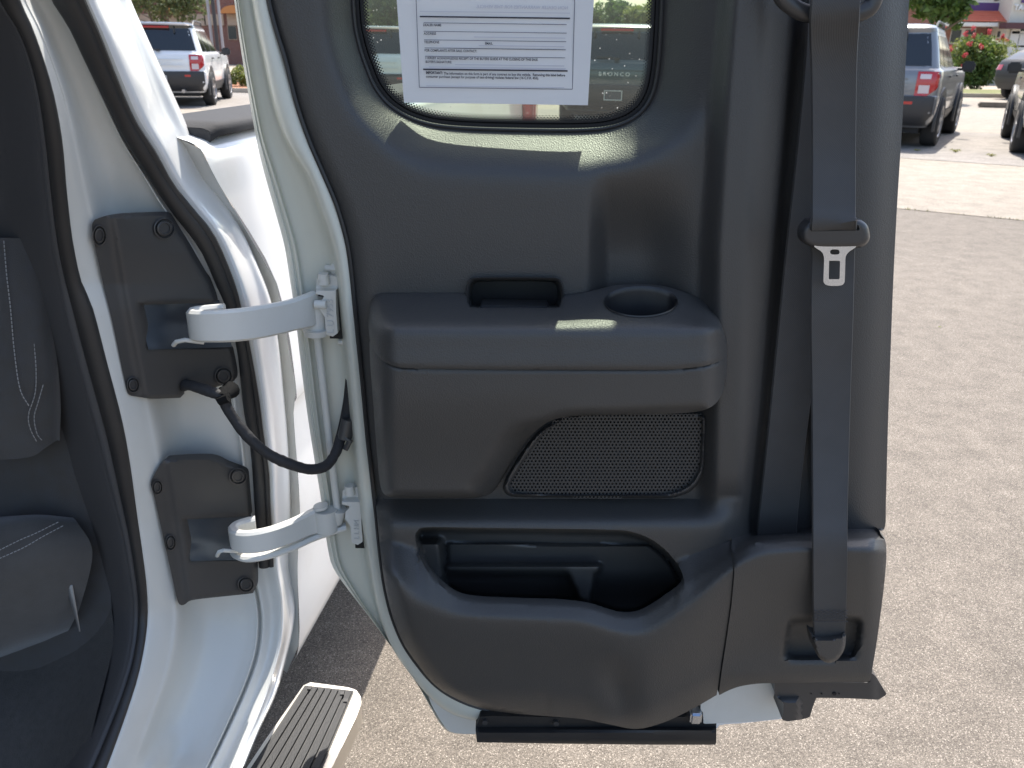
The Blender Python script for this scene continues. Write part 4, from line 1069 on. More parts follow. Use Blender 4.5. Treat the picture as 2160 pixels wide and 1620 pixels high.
# front wall of the bed (turns inwards at the gap)
rows2 = [[np.array(r[0]) for r in rows], [np.array(r[0]) + np.array(AX) * .006 + np.array(NR) * -.008 for r in rows], [np.array(r[0]) + np.array(AX) * .03 - np.array(NR) * .06 for r in rows]]
loft3('bed_front_wall', rows2, M['whitejamb'], bed, across=3, angle=45)
M['capplastic'] = mat('dusty_black_rail_plastic', (.038, .038, .040), .8, spec=.2, mott=(30, .3, (.05, .05, .052)), bump=[('vor', 500, .3, .0008)])
cap = []
for off, dz in ((-.004, -.003), (.010, -.002), (.012, .002), (.0115, .008), (.006, .0125), (-.01, .0140), (-.075, .0145), (-.085, .010), (-.085, -.02)):
    off -= .016; sA = np.concatenate([[0.0, .004, .012], np.linspace(.03, 1, 12)])
    cap.append([np.array(side_pt(a0 - .015 + (a_end - a0 - .25) * s, zr + dz - (.006 if s == 0 else .001 if s < .006 else 0), off - (.006 if s == 0 else .001 if s < .006 else 0))) for s in sA])
rc = loft3('bed_rail_cap', cap, M['capplastic'], bed, across=3, angle=45)
n7 = len(cap)
make('rail_cap_end', [cap[i][0] for i in range(n7)], [tuple(range(n7))], M['capplastic'], bed, smooth=False)
M['redlens'] = mat('red_lamp_lens', (.42, .012, .015), .12, coat=.6)
M['redlens2'] = mat('pale_red_lens', (.55, .16, .16), .12, coat=.6)
tl = MB(); pc = side_pt(a_end - .05, side_hit(1105, 243).z - .05, .03)
rotz = Matrix.Rotation(-PHI, 4, 'Z').to_3x3()
tl.box(pc, (.055, .11, .26), rotz, bev=.015); tail = tl.build('tail_lamp', M['redlens'], truck)
tl = MB(); tl.box(pc + NR * .022 + Vector((0, 0, .07)), (.02, .09, .085), rotz, bev=.008); tl.build('lamp_lens', M['redlens2'], tail)
def slab(name, a_0, a_1, s_0, s_1, z_0, z_1, m, parent):
    mb_ = MB(); mb_.add([cabp(a, s_, z) for z in (z_0, z_1) for a, s_ in ((a_0, s_0), (a_1, s_0), (a_1, s_1), (a_0, s_1))], [(0, 1, 2, 3), (4, 5, 6, 7), (0, 1, 5, 4), (1, 2, 6, 5), (2, 3, 7, 6), (3, 0, 4, 7)])
    return mb_.build(name, m, parent, smooth=False)
slab('bed_floor', a_start + .03, a_end - .02, -.06, -1.7, .52, .58, M['capplastic'], bed)
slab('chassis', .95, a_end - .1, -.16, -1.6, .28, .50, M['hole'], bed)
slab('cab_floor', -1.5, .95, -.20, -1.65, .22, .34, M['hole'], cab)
# ================================================================== PAPER ON THE GLASS
YPp = YD + .056
bl, br_, tr_ = P(852, 216, YPp), P(1240, 222, YPp), P(1253, 0, YPp)
U = (br_ - bl).normalized(); Vv = Vector((0, 0, 1)); Vv = (Vv - U * Vv.dot(U)).normalized()
tl_ = P(837, 0, YPp)
paper = empty('window_form', bl, 'white printed sale form taped inside the door window', 'paper form')
def pu(px, py, dy=0.0):
    p = P(px, py, YPp); return p + Vector((0, -dy, 0))
gridn = 24; v, f = [], []
def edge(px0, px1, t): return px0 * (1 - t) + px1 * t
for j in range(gridn + 1):
    t = j / gridn; yl, yr = edge(216, -340, t), edge(222, -335, t); xl_, xr_ = edge(852, 813, t), edge(1240, 1272, t)
    for i in range(gridn + 1):
        s = i / gridn
        p = P(edge(xl_, xr_, s), edge(yl, yr, s), YPp + .0012 * math.sin(s * 5 + t * 3) - .002 * (1 - t) ** 6 * s)
        v.append(p)
N1 = gridn + 1
v2 = [p + Vector((0, .00025, 0)) for p in v]
f = [(j * N1 + i, j * N1 + i + 1, (j + 1) * N1 + i + 1, (j + 1) * N1 + i) for j in range(gridn) for i in range(gridn)]
sheet_o = make('paper_sheet', v + v2, f + [tuple(k + N1 * N1 for k in q)[::-1] for q in f] + [(i, i + 1, N1 * N1 + i + 1, N1 * N1 + i) for i in range(gridn)], M['paper'], paper)
def ptext(body, px, py, hpx, m, wpx=None, bold=False, mirror=False):
    """text whose baseline starts at a pixel of the sheet, cap height hpx pixels, width wpx"""
    cu = bpy.data.curves.new('printed_text', 'FONT'); cu.body = body
    mpp = (pu(px + 10, py) - pu(px, py)).length / 10
    cu.size = hpx * mpp * 1.42; cu.offset = .00016 if bold else .00008
    o = text_mesh(cu, 'printed_text', m)
    sx = wpx * mpp / max(o.dimensions.x, 1e-6) if wpx else 1.0
    t = (pu(px + 300, py + 300 * .0155) - pu(px, py)).normalized()
    nrm = Vector((0, -1, 0)); up = nrm.cross(t).normalized(); nrm = t.cross(up)
    mtx = Matrix((t, up, nrm)).transposed().to_4x4()
    o.matrix_world = Matrix.Translation(pu(px + (wpx if mirror else 0), py, .0028)) @ mtx @ Matrix.Diagonal((-sx if mirror else sx, 1, 1, 1))
    o.parent = paper; o.matrix_parent_inverse = Matrix.Translation(-bl)
    return o
def pline(x0, y0, x1, y1, wpx, m):
    a, b = Vector(pu(x0, y0, .0027)), Vector(pu(x1, y1, .0027)); d = (b - a).normalized(); u = Vector((0, -1, 0)).cross(d).normalized() * wpx * .00026
    return make('printed_line', [a - u, b - u, b + u, a + u], [(0, 1, 2, 3)], m, paper, smooth=False)
pline(871, -200, 885, 184, 1.6, M['inkmid']); pline(885, 184, 1207, 188, 1.6, M['inkmid']); pline(1207, 188, 1217, -200, 1.6, M['inkmid'])
pline(886, 35, 1202, 39, 3.0, M['ink']); pline(893, 146, 1197, 149.5, 3.0, M['ink'])
for y0, x0, y1, x1 in ((48, 894, 52, 1195), (66, 894, 70, 1195), (84, 895, 88, 1194), (101, 896, 105, 1193), (118.5, 897, 122, 1192)):
    pline(x0, y0, x1, y1, 1.3, M['inkmid'])
pline(886, 24, 1202, 28, 1.2, M['inkfaint']); pline(899, 143, 1192, 147, 1.0, M['inkfaint'])
ptext('DEALER NAME', 893, 55, 4.6, M['ink'], 38); ptext('ADDRESS', 894.5, 73, 4.6, M['ink'], 26); ptext('TELEPHONE', 895, 91, 4.6, M['ink'], 32); ptext('EMAIL', 1023, 94, 4.6, M['ink'], 16)
ptext('FOR COMPLAINTS AFTER SALE, CONTACT:', 896, 108.5, 4.6, M['ink'], 110)
ptext('I HEREBY ACKNOWLEDGE RECEIPT OF THE BUYERS GUIDE AT THE CLOSING OF THIS SALE.', 897.5, 124.5, 4.6, M['ink'], 237)
ptext("BUYER'S SIGNATURE:", 898, 132.5, 4.6, M['ink'], 55)
ptext('IMPORTANT:', 899, 155.5, 4.8, M['ink'], 35, bold=True); ptext('The information on this form is part of any contract to buy this vehicle.  Removing this label before', 936.5, 157, 4.8, M['ink'], 255)
ptext('consumer purchase (except for purpose of test-driving) violates federal law (16 C.F.R. 455).', 899, 163.5, 4.8, M['ink'], 237)
ptext('NON DEALER WARRANTIES FOR THIS VEHICLE.', 1005, 20, 6.0, M['inkfaint'], 193, mirror=True)
for yy, xx, w in ((78, 1000, 192), (96, 1010, 180), (101, 940, 250), (136, 960, 230), (141, 905, 288), (181, 900, 290)):
    pline(xx, yy, xx + w, yy + w * .0135, 1.6, M['inkfaint'])

# ================================================================== PARKED CARS
def rrect(w, y0, y1, r, n=8, bow=.0, wf=None):
    """rounded plan outline, counter-clockwise from the rear centre; bow = how far the rear bulges"""
    wf = w if wf is None else wf
    pts = []
    xs = np.linspace(0, 1, n)
    for u in xs: pts.append(((w - r) * u, y0 + bow * u * u))
    for t in np.linspace(0, math.pi / 2, n)[1:]: pts.append((w - r + r * math.sin(t), y0 + bow + r - r * math.cos(t)))
    for u in np.linspace(0, 1, 14)[1:]: pts.append((w + (wf - w) * u, y0 + bow + r + (y1 - y0 - bow - 2 * r) * u))
    for t in np.linspace(0, math.pi / 2, n)[1:]: pts.append((wf - r + r * math.cos(t), y1 - r + r * math.sin(t)))
    for u in xs[1:]: pts.append(((wf - r) * (1 - u), y1))
    p = np.array(pts); m = p[::-1][1:-1] * np.array([-1, 1])
    return np.vstack([p, m])
SUV_R = [  # z, half width rear, y rear, y front, corner radius, half width front
    (.30, .84, .20, 4.15, .16, .82), (.40, .91, .06, 4.32, .16, .88), (.52, .940, .012, 4.38, .17, .90), (.70, .948, .0, 4.39, .18, .91), (.745, .946, .006, 4.385, .18, .91), (.76, .943, .030, 4.37, .18, .91), (.90, .945, .026, 4.36, .18, .91),
    (1.02, .940, .034, 4.33, .18, .90), (1.085, .925, .05, 4.28, .18, .88), (1.105, .905, .066, 4.18, .18, .84), (1.125, .885, .09, 3.28, .18, .80), (1.40, .815, .19, 2.88, .16, .72), (1.60, .755, .27, 2.55, .16, .66), (1.665, .735, .25, 2.45, .16, .64), (1.70, .70, .29, 2.36, .16, .60), (1.722, .60, .42, 2.2, .16, .5), (1.73, .3, .7, 1.9, .12, .3)]
HATCH_R = [(.28, .80, .15, 4.1, .16, .8), (.45, .88, .02, 4.25, .16, .86), (.75, .90, .0, 4.3, .17, .86), (.95, .88, .08, 4.25, .17, .84), (1.02, .86, .14, 3.4, .17, .80), (1.25, .78, .60, 2.8, .16, .70), (1.45, .68, 1.25, 2.4, .16, .60), (1.50, .55, 1.45, 2.3, .14, .5), (1.51, .3, 1.6, 2.1, .1, .3)]
HATCH_R = [(r[0] * 1.17,) + r[1:] for r in HATCH_R]
def ring_at(R, z):
    k = [np.interp(z, [r[0] for r in R], [r[i] for r in R]) for i in range(1, 6)]
    return rrect(k[0], k[1], k[2], k[3], bow=.05, wf=k[4])
def ring_body(R, fold=None):
    rings = [np.hstack([ring_at(R, r[0]), np.full((len(ring_at(R, r[0])), 1), r[0])]) for r in R]
    n = len(rings[0]); v = np.vstack(rings)
    f = [(i * n + k, i * n + (k + 1) % n, (i + 1) * n + (k + 1) % n, (i + 1) * n + k) for i in range(len(rings) - 1) for k in range(n)]
    f += [tuple(range(n))[::-1], tuple(range((len(rings) - 1) * n, len(rings) * n))]
    return v, f
def surf(R, sel, zlist, off, taper=None):
    """a piece of the car's surface lifted by off: sel(ring) gives (x, y) points at each height"""
    rows_ = []
    for z in zlist:
        rg = ring_at(R, z)
        p = sel(rg, z)
        t = np.gradient(p, axis=0); t /= np.linalg.norm(t, axis=1)[:, None] + 1e-9
        nr = np.stack([t[:, 1], -t[:, 0]], 1)
        rows_.append(np.hstack([p + nr * off, np.full((len(p), 1), z)]))
    n = len(rows_[0]); v = np.vstack(rows_)
    return v, [(i * n + k, i * n + k + 1, (i + 1) * n + k + 1, (i + 1) * n + k) for i in range(len(rows_) - 1) for k in range(n - 1)]
def rear_span(x0, x1, n=14, lim=.985):
    def s(rg, z):
        h = len(rg) // 2 + 1; q = rg[:h]; full = np.vstack([q[::-1][:-1] * np.array([-1, 1]), q])
        k = full[:, 1] < full[:, 1].min() + .9; full = full[k]
        xs = np.linspace(x0, x1, n); order = np.argsort(full[:, 0])
        fx, fy = full[order, 0], full[order, 1]
        wmax = fx.max() * lim
        xs = np.clip(xs, -wmax, wmax)
        return np.stack([xs, np.interp(xs, fx, fy)], 1)
    return s
def side_span(y0, y1, sgn, n=12):
    def s(rg, z):
        h = len(rg) // 2 + 1; q = rg[:h]; k = q[:, 0] > q[:, 0].max() * .55; q = q[k]
        a = y0(z) if callable(y0) else y0; b = y1(z) if callable(y1) else y1
        ys = np.linspace(a, b, n); order = np.argsort(q[:, 1])
        xs = np.interp(ys, q[order, 1], q[order, 0])
        p = np.stack([xs, ys], 1)
        return p if sgn > 0 else (p * np.array([-1, 1]))[::-1]
    return s
M['tyre'] = mat('tyre_rubber', (.022, .022, .023), .8, bump=[('noise', 60, .5, .004)])
M['alloy'] = mat('grey_alloy', (.38, .38, .39), .35, metal=.8)
M['carglass'] = mat('dark_car_glass', (.012, .014, .016), .06, spec=.8)
M['carblack'] = mat('black_car_plastic', (.030, .030, .032), .5)
M['blackpaint'] = mat('gloss_black_roof', (.02, .021, .023), .15, coat=.6)
M['lampwhite'] = mat('clear_lamp_lens', (.60, .52, .52), .12, coat=.5)
M['signwhite'] = mat('white_marking', (.72, .72, .70), .6)
M['platedark'] = mat('dark_licence_plate', (.05, .055, .065), .5)
def paint(name, c, rough=.25, metal=.0): return mat(name, c, rough, metal=metal, coat=.7)
P_WHITE = paint('white_suv_paint', (.74, .74, .74)); P_GREY = paint('grey_suv_paint', (.20, .205, .215), .3, .35); P_BLUE = paint('blue_grey_suv_paint', (.07, .092, .105), .3, .2); P_CREAM = paint('cream_suv_paint', (.50, .47, .37)); P_BLACK = mat('black_hatch_paint', (.02, .02, .022), .5)

def wheel(parent, x, y, r=.365, w=.235):
    sg = 1 if x > 0 else -1
    prof = [(r * .62, -.5), (r * .9, -.5), (r * .97, -.42), (r, -.3), (r, .3), (r * .97, .42), (r * .9, .5), (r * .66, .5), (r * .63, .42)]
    n = 28; v, f = [], []
    for (rr_, wx) in prof:
        for k in range(n):
            t = 2 * math.pi * k / n; v.append((x + sg * wx * w, y + rr_ * math.cos(t), r + rr_ * math.sin(t)))
    for i in range(len(prof) - 1):
        for k in range(n): f.append((i * n + k, i * n + (k + 1) % n, (i + 1) * n + (k + 1) % n, (i + 1) * n + k))
    o = make('wheel', v, f, M['tyre'], None, angle=30)
    o.parent = parent
    mb_ = MB()
    mb_.cyl((x + sg * w * .30, y, r), (x + sg * w * .34, y, r), r * .64, n=24)
    rim = mb_.build('rim_back', M['hole'], None); rim.parent = o
    mb_ = MB(); mb_.cyl((x + sg * w * .36, y, r), (x + sg * w * .48, y, r), r * .15, n=12)
    for k in range(5):
        t = 2 * math.pi * k / 5 + .3; d = Vector((0, math.cos(t), math.sin(t))); c = Vector((x + sg * w * .42, y, r)) + d * r * .37
        mb_.box(c, (.02, r * .16, r * .5), Matrix.Rotation(t - math.pi / 2, 3, 'X'))
    mb_.tube([Vector((x + sg * w * .44, y + r * .62 * math.cos(t), r + r * .62 * math.sin(t))) for t in np.linspace(0, 2 * math.pi, 25)], .014, 6, False)
    rm = mb_.build('rim', M['alloy'], None); rm.parent = o
    return o
def child(name, vf, m, parent, **k):
    o = make(name, vf[0], vf[1], m, None, **k); o.parent = parent; return o
def add_mb(name, mb_, m, parent, **k):
    o = mb_.build(name, m, None, **k); o.parent = parent; return o
def make_suv(label, pmat):
    t = empty('parked_suv', (0, 0, 0), label, 'suv', 'boxy SUVs parked in the lot')
    R = SUV_R
    body = child('body', ring_body(R), pmat, t, angle=32)
    body.data.materials[0] = pmat
    child('roof', surf(R, lambda rg, z: np.vstack([rg, rg[:1]]), [1.615, 1.64, 1.665, 1.70, 1.722, 1.731], .004), M['blackpaint'], t)
    child('rear_window', surf(R, rear_span(-.95, .95, 24, .90), np.linspace(1.16, 1.59, 6), .006), M['carglass'], t)
    for sg in (1, -1):
        qa = side_span(lambda z: .42 + .1 * (z - 1.1), lambda z: 1.02, sg); child('rear_quarter_window', surf(R, qa, np.linspace(1.15, 1.57, 5), .006), M['carglass'], t)
        qb = side_span(lambda z: 1.10, lambda z: 1.92, sg); child('side_window', surf(R, qb, np.linspace(1.14, 1.57, 5), .006), M['carglass'], t)
        qc = side_span(lambda z: 2.0, lambda z: 3.10 - 1.05 * (z - 1.13), sg); child('side_window', surf(R, qc, np.linspace(1.14, 1.57, 5), .006), M['carglass'], t)
        lamp = child('tail_lamp', surf(R, (lambda sg_: (lambda rg, z: rear_span(*( (.64, .93 - 1.1 * max(0, .87 - z)) if sg_ > 0 else (-.93 + 1.1 * max(0, .87 - z), -.64)), 16)(rg, z)))(sg), np.linspace(.755, 1.085, 9), .012), M['redlens'], t)
        for z0, z1 in ((.985, 1.05), (.79, .90)):
            a, b = (.68, .82) if sg > 0 else (-.82, -.68)
            l_ = child('lamp_lens', surf(R, rear_span(a, b, 6), [z0, (z0 + z1) / 2, z1], .017), M['lampwhite'], lamp)
        child('bumper_reflector', surf(R, rear_span(*((.52, .64) if sg > 0 else (-.64, -.52)), 5), [.635, .655, .675], .012), M['redlens'], t)
        mb_ = MB(); mb_.tube([(sg * .70, .62, 1.66), (sg * .70, .74, 1.735), (sg * .69, .95, 1.765), (sg * .64, 2.1, 1.755), (sg * .62, 2.3, 1.70)], .018, 8); add_mb('roof_rail', mb_, M['carblack'], t)
        mb_ = MB(); mb_.box((sg * 1.04, 2.92, 1.135), (.20, .10, .17), bev=.03); mb_.tube([(sg * .86, 2.93, 1.09), (sg * .99, 2.92, 1.10)], .025, 8); add_mb('wing_mirror', mb_, M['carblack'], t)
        for y in (1.28, 2.22):
            mb_ = MB(); mb_.box((sg * .957, y, 1.0), (.03, .20, .03), bev=.008); add_mb('door_handle', mb_, M['carblack'], t)
        for y in (.88, 3.55):
            v, f = [], []
            for k in range(25):
                th = math.pi * (-.08 + 1.16 * k / 24)
                for rr_, xx in ((.30, .935), (.435, .958), (.49, .955), (.50, .92)):
                    v.append((sg * xx, y + rr_ * math.cos(th), .365 + rr_ * math.sin(th)))
            f = [(i * 4 + j, i * 4 + j + 1, i * 4 + 4 + j + 1, i * 4 + 4 + j) for i in range(24) for j in range(3)]
            child('wheel_arch', (v, f), M['carblack'], t)
            v = [(sg * .9525, y, .365)] + [(sg * .9525, y + .44 * math.cos(k * math.pi / 12), max(.22, .365 + .44 * math.sin(k * math.pi / 12))) for k in range(24)]
            wheel(t, sg * .865, y)
        child('sill_cladding', surf(R, side_span(1.3, 3.1, sg), [.32, .42, .50], .012), M['carblack'], t)
    bm_ = child('rear_bumper', surf(R, rear_span(-.97, .97, 30), [.33, .40, .5, .60, .70, .748], .010), M['carblack'], t)
    child('rear_pillar', surf(R, rear_span(-.66, .66, 10), [1.585, 1.60, 1.613], .007), M['blackpaint'], t)
    mb_ = MB(); mb_.box((0, .225, 1.625), (.56, .05, .035), bev=.008); add_mb('brake_light', mb_, M['redlens'], t)
    mb_ = MB(); mb_.tube([(.02, .045, 1.175), (-.1, .055, 1.19), (-.32, .06, 1.195)], .013, 6); mb_.box((.03, .06, 1.165), (.10, .05, .05), bev=.012); add_mb('rear_wiper', mb_, M['carblack'], t)
    for x in (-.38, .38):
        mb_ = MB(); mb_.box((x, .215, 1.56), (.035, .03, .10), bev=.006); add_mb('glass_hinge', mb_, M['carblack'], t)
    pl = MB(); pl.box((0, -.012, .58), (.31, .02, .155), bev=.004); plate = add_mb('licence_plate', pl, M['platedark'], t)
    pl = MB()
    for c, s in (((0, -.024, .655), (.31, .006, .010)), ((0, -.024, .505), (.31, .006, .010)), ((-.15, -.024, .58), (.010, .006, .14)), ((.15, -.024, .58), (.010, .006, .14))): pl.box(c, s)
    o = add_mb('plate_frame', pl, M['signwhite'], plate, smooth=False)
    mb_ = MB(); mb_.box((0, .014, .985), (1.05, .02, .015), bev=.004); mb_.box((0, .014, .865), (1.05, .02, .010), bev=.003); add_mb('tailgate_crease', mb_, pmat, t)
    mb_ = MB(); mb_.tube([(.46, -.0, .34), (.46, .22, .36)], .04, 12); add_mb('exhaust_pipe', mb_, M['alloy'], t)
    mb_ = MB(); mb_.box((0, 2.2, .30), (1.5, 3.8, .16)); add_mb('underbody', mb_, M['hole'], t, smooth=False)
    return t
def fcopy(o, parent=None):
    c = o.copy(); COL.objects.link(c)
    if parent is not None: c.parent = parent
    for ch in o.children: fcopy(ch, c)
    return c
SC_ = 1.0
def place(t, anchor, local, psi):
    R2 = Matrix.Rotation(-psi, 3, 'Z'); t.rotation_euler = (0, 0, -psi); t.location = Vector((anchor.x, anchor.y, 0)) - R2 @ Vector(local)
def recolor(t, old, new):
    for o in [t] + list(t.children_recursive):
        if o.type == 'MESH':
            for s in o.material_slots:
                if s.material == old:
                    s.link = 'OBJECT'; s.material = new
suv = make_suv('white SUV parked beyond the truck bed in the gap beside the open door', P_WHITE)
for ch in suv.children: pass
def tailtext(t, body, m, z=.925, w=.82, dy=-.0):
    cu = bpy.data.curves.new('tailgate_letters', 'FONT'); cu.body = body; cu.size = .085; cu.align_x = 'CENTER'; cu.extrude = .004; cu.space_character = 1.5
    o = bpy.data.objects.new('tailgate_letters', cu); COL.objects.link(o); cu.materials.append(m)
    dg_ = bpy.context.evaluated_depsgraph_get(); bpy.context.view_layer.update()
    me = bpy.data.meshes.new_from_object(o.evaluated_get(dg_)); bpy.data.objects.remove(o)
    o = bpy.data.objects.new('tailgate_letters', me); COL.objects.link(o)
    w = w * .64; wd = max(v.co.x for v in me.vertices) - min(v.co.x for v in me.vertices)
    o.scale = (w / wd, 1, 1); o.rotation_euler = (rad(90), 0, 0); o.location = (0, .014, z - .03); o.parent = t
    return o
place(suv, PZ(449, 222), (.90, .88, 0), rad(-10.5))
s2 = fcopy(suv); s2['label'] = 'white SUV seen through the door glass left of the paper form'
place(s2, PZ(795, 229), (0, .2, 0), rad(4))
s3 = fcopy(suv); s3['label'] = 'blue grey SUV with pale tailgate lettering seen through the door glass'
recolor(s3, P_WHITE, P_BLUE); recolor(s3, M['blackpaint'], P_BLUE)
place(s3, PZ(1290, 273), (0, .2, 0), rad(9))
s4 = fcopy(suv); s4['label'] = 'grey SUV parked right of the open door in front of the flowering bush'
recolor(s4, P_WHITE, P_GREY); recolor(s4, M['blackpaint'], P_GREY)
place(s4, PZ(1962, 308), (.90, .88, 0), rad(31.5))
s5 = fcopy(suv); s5['label'] = 'cream SUV cut off by the right edge of the photo'
recolor(s5, P_WHITE, P_CREAM); recolor(s5, M['blackpaint'], P_CREAM)
place(s5, PZ(2141, 322), (-.90, .88, 0), rad(26.0))
tailtext(suv, 'BRONCO', P_WHITE); tailtext(s3, 'BRONCO', M['signwhite']); tailtext(s4, 'BRONCO', P_GREY)
# dark hatchback across the road, pointing right
hb_ = empty('parked_hatchback', (0, 0, 0), 'black hatchback parked by the kerb behind the cream SUV', 'hatchback')
child('body', ring_body(HATCH_R), P_BLACK, hb_, angle=32)
child('rear_window', surf(HATCH_R, rear_span(-.62, .62, 12), np.linspace(1.22, 1.62, 5), .006), M['carglass'], hb_)
for sg in (1, -1):
    child('side_window', surf(HATCH_R, side_span(lambda z: .55 + 1.25 * (z - 1.2), 1.7, sg), np.linspace(1.22, 1.60, 5), .006), M['carglass'], hb_)
    child('side_window', surf(HATCH_R, side_span(1.8, lambda z: 3.0 - 1.15 * (z - 1.2), sg), np.linspace(1.22, 1.60, 5), .006), M['carglass'], hb_)
    for y in (.80, 3.4): wheel(hb_, sg * .82, y, .33, .2)
    mb_ = MB(); mb_.box((sg * .98, 2.75, 1.05), (.18, .09, .13), bev=.025); add_mb('wing_mirror', mb_, M['carblack'], hb_)
    child('tail_lamp', surf(HATCH_R, rear_span(*((.55, .86) if sg > 0 else (-.86, -.55)), 8), np.linspace(.90, 1.06, 3), .01), M['redlens'], hb_)
child('rear_bumper', surf(HATCH_R, rear_span(-.9, .9, 20), [.32, .45, .60, .70], .02), M['carblack'], hb_)
place(hb_, PZ(2088, 208), (-.85, .1, 0), rad(78))

# ================================================================== VEGETATION
def leaf_mat(name, c1, c2, tr=.25):
    m = bpy.data.materials.new(name); m.use_nodes = True
    nt = m.node_tree; N = nt.nodes; L = nt.links; b = N['Principled BSDF']; b.inputs['Roughness'].default_value = .55
    gi = N.new('ShaderNodeNewGeometry'); r = N.new('ShaderNodeValToRGB')
    r.color_ramp.elements[0].color = (*c1, 1); r.color_ramp.elements[1].color = (*c2, 1)
    L.new(gi.outputs['Random Per Island'], r.inputs[0]); L.new(r.outputs[0], b.inputs['Base Color'])
    t = N.new('ShaderNodeBsdfTranslucent'); L.new(r.outputs[0], t.inputs[0])
    mx = N.new('ShaderNodeMixShader'); mx.inputs[0].default_value = tr
    L.new(b.outputs[0], mx.inputs[1]); L.new(t.outputs[0], mx.inputs[2]); L.new(mx.outputs[0], N['Material Output'].inputs[0])
    return m
M['leaf'] = leaf_mat('green_leaves', (.05, .095, .02), (.14, .21, .045), .4); M['leafdark'] = leaf_mat('dark_leaves', (.035, .065, .02), (.085, .13, .035), .4); M['leafyel'] = leaf_mat('yellow_green_leaves', (.11, .15, .03), (.25, .27, .07), .4); M['leafpale'] = leaf_mat('olive_leaves', (.075, .105, .04), (.16, .19, .075), .4)
M['bark'] = mat('grey_brown_bark', (.12, .09, .065), .9, mott=(14, .25, (.19, .15, .11)), bump=[('noise', 40, .7, .02)])
M['flower'] = leaf_mat('coral_red_flowers', (.50, .05, .07), (.65, .14, .14), .3)
def leaves(center, radii, n, size, nclump=24, seed=0, shell=.55):
    r_ = np.random.default_rng(seed); C_ = np.array(center); Rr = np.array(radii)
    u = r_.normal(size=(nclump, 3)); u /= np.linalg.norm(u, axis=1)[:, None]
    cl = C_ + u * Rr * r_.uniform(.35, .92, (nclump, 1)); cs = r_.uniform(.22, .42, nclump)
    k = r_.integers(0, nclump, n)
    q = r_.normal(size=(n, 3)); q /= np.linalg.norm(q, axis=1)[:, None]
    pos = cl[k] + q * Rr * (cs[k] * r_.uniform(.3, 1, n) ** .5)[:, None]
    a = r_.normal(size=(n, 3)); a /= np.linalg.norm(a, axis=1)[:, None]
    b = np.cross(a, r_.normal(size=(n, 3))); b /= np.linalg.norm(b, axis=1)[:, None]
    s = size * r_.uniform(.6, 1.3, n)[:, None]
    v = np.stack([pos - a * s, pos + b * s * .45, pos + a * s, pos - b * s * .45], 1).reshape(-1, 3)
    f = np.arange(n * 4).reshape(-1, 4)
    return v, f
def fmesh(name, v, f, m, parent):
    me = bpy.data.meshes.new(name); me.from_pydata(v.tolist(), [], f.tolist()); me.materials.append(m)
    o = bpy.data.objects.new(name, me); COL.objects.link(o); attach(o, parent); return o
def tree(name, label, base, h, crown_r, crown_c, lm, n=3500, size=.09, stems=1, trunk_r=.12, seed=1, group=None, cat='tree', nclump=30):
    t = empty(name, base, label, cat, group)
    r_ = np.random.default_rng(seed); mb_ = MB(); B = Vector(base)
    for k in range(stems):
        a = 2 * math.pi * k / max(stems, 1) + .4; sp = .0 if stems == 1 else .35
        top = Vector(crown_c) + Vector((math.cos(a) * crown_r[0] * sp * 1.6, math.sin(a) * crown_r[1] * sp * 1.6, crown_r[2] * .3))
        mid = B.lerp(top, .5) + Vector((r_.normal(0, .08), r_.normal(0, .08), 0)) * h * .12
        mb_.tube(catmull([tuple(B + Vector((math.cos(a), math.sin(a), 0)) * (trunk_r if stems > 1 else 0)), tuple(mid), tuple(top)], 5), np.linspace(trunk_r, trunk_r * .25, 11), 8)
        for j in range(5):
            s0 = mid.lerp(top, j / 5); u = Vector(r_.normal(size=3)); u.z = abs(u.z) * .6; u.normalize()
            mb_.tube([s0, s0 + Vector((u.x * crown_r[0], u.y * crown_r[1], u.z * crown_r[2])) * .7], [trunk_r * .4, trunk_r * .1], 6)
    mb_.build('trunk', M['bark'], t)
    v, f = leaves(crown_c, crown_r, n, size, nclump, seed + 10)
    fmesh('crown', v, f, lm, t)
    return t
def px_tree(name, label, px, pybase, Y, ptop, rx_px, lm, lowpy, **k):
    """tree standing on the ground under pixel column px at distance Y; crown from lowpy up to ptop"""
    g = P(px, pybase, Y); g.z = 0
    zt = P(px, ptop, Y).z; zl = P(px, lowpy, Y).z; ppm = (P(px + 100, 60, Y) - P(px, 60, Y)).length / 100
    rx = rx_px * ppm
    return tree(name, label, (g.x, g.y, 0), zt, (rx, rx, (zt - zl) / 2), (g.x, g.y, (zt + zl) / 2), lm, **k)
px_tree('shade_tree', 'leafy green tree overhanging the grey SUV from behind', 1948, 190, 27, -170, 66, M['leaf'], 80, n=9000, size=.13, trunk_r=.14, seed=3, nclump=70)
px_tree('multi_stem_tree', 'multi-stemmed tree in front of the brick building behind the white SUV', 374, 190, 32, -110, 92, M['leafpale'], 52, n=5000, size=.085, stems=4, trunk_r=.08, seed=5, nclump=60)
px_tree('young_tree', 'thin yellow-green tree beside the cab edge at the left', 288, 190, 34, -90, 50, M['leafyel'], 28, n=1600, size=.08, trunk_r=.05, seed=6)
TL = [(-40, 740, 60, M['leafpale']), (-20, 775, 62, M['leaf']), (-60, 830, 58, M['leafdark']), (-20, 900, 60, M['leaf']), (-35, 980, 62, M['leafpale']), (-25, 1060, 64, M['leafdark']), (-35, 1140, 62, M['leaf']), (8, 1232, 60, M['leafpale']), (2, 1275, 70, M['leafdark']), (-8, 1318, 64, M['leaf']), (-14, 1365, 58, M['leafyel']), (-30, 1420, 62, M['leaf'])]
kinds = {'olive_leaves': 'olive green', 'green_leaves': 'mid green', 'dark_leaves': 'dark green', 'yellow_green_leaves': 'yellow-green'}
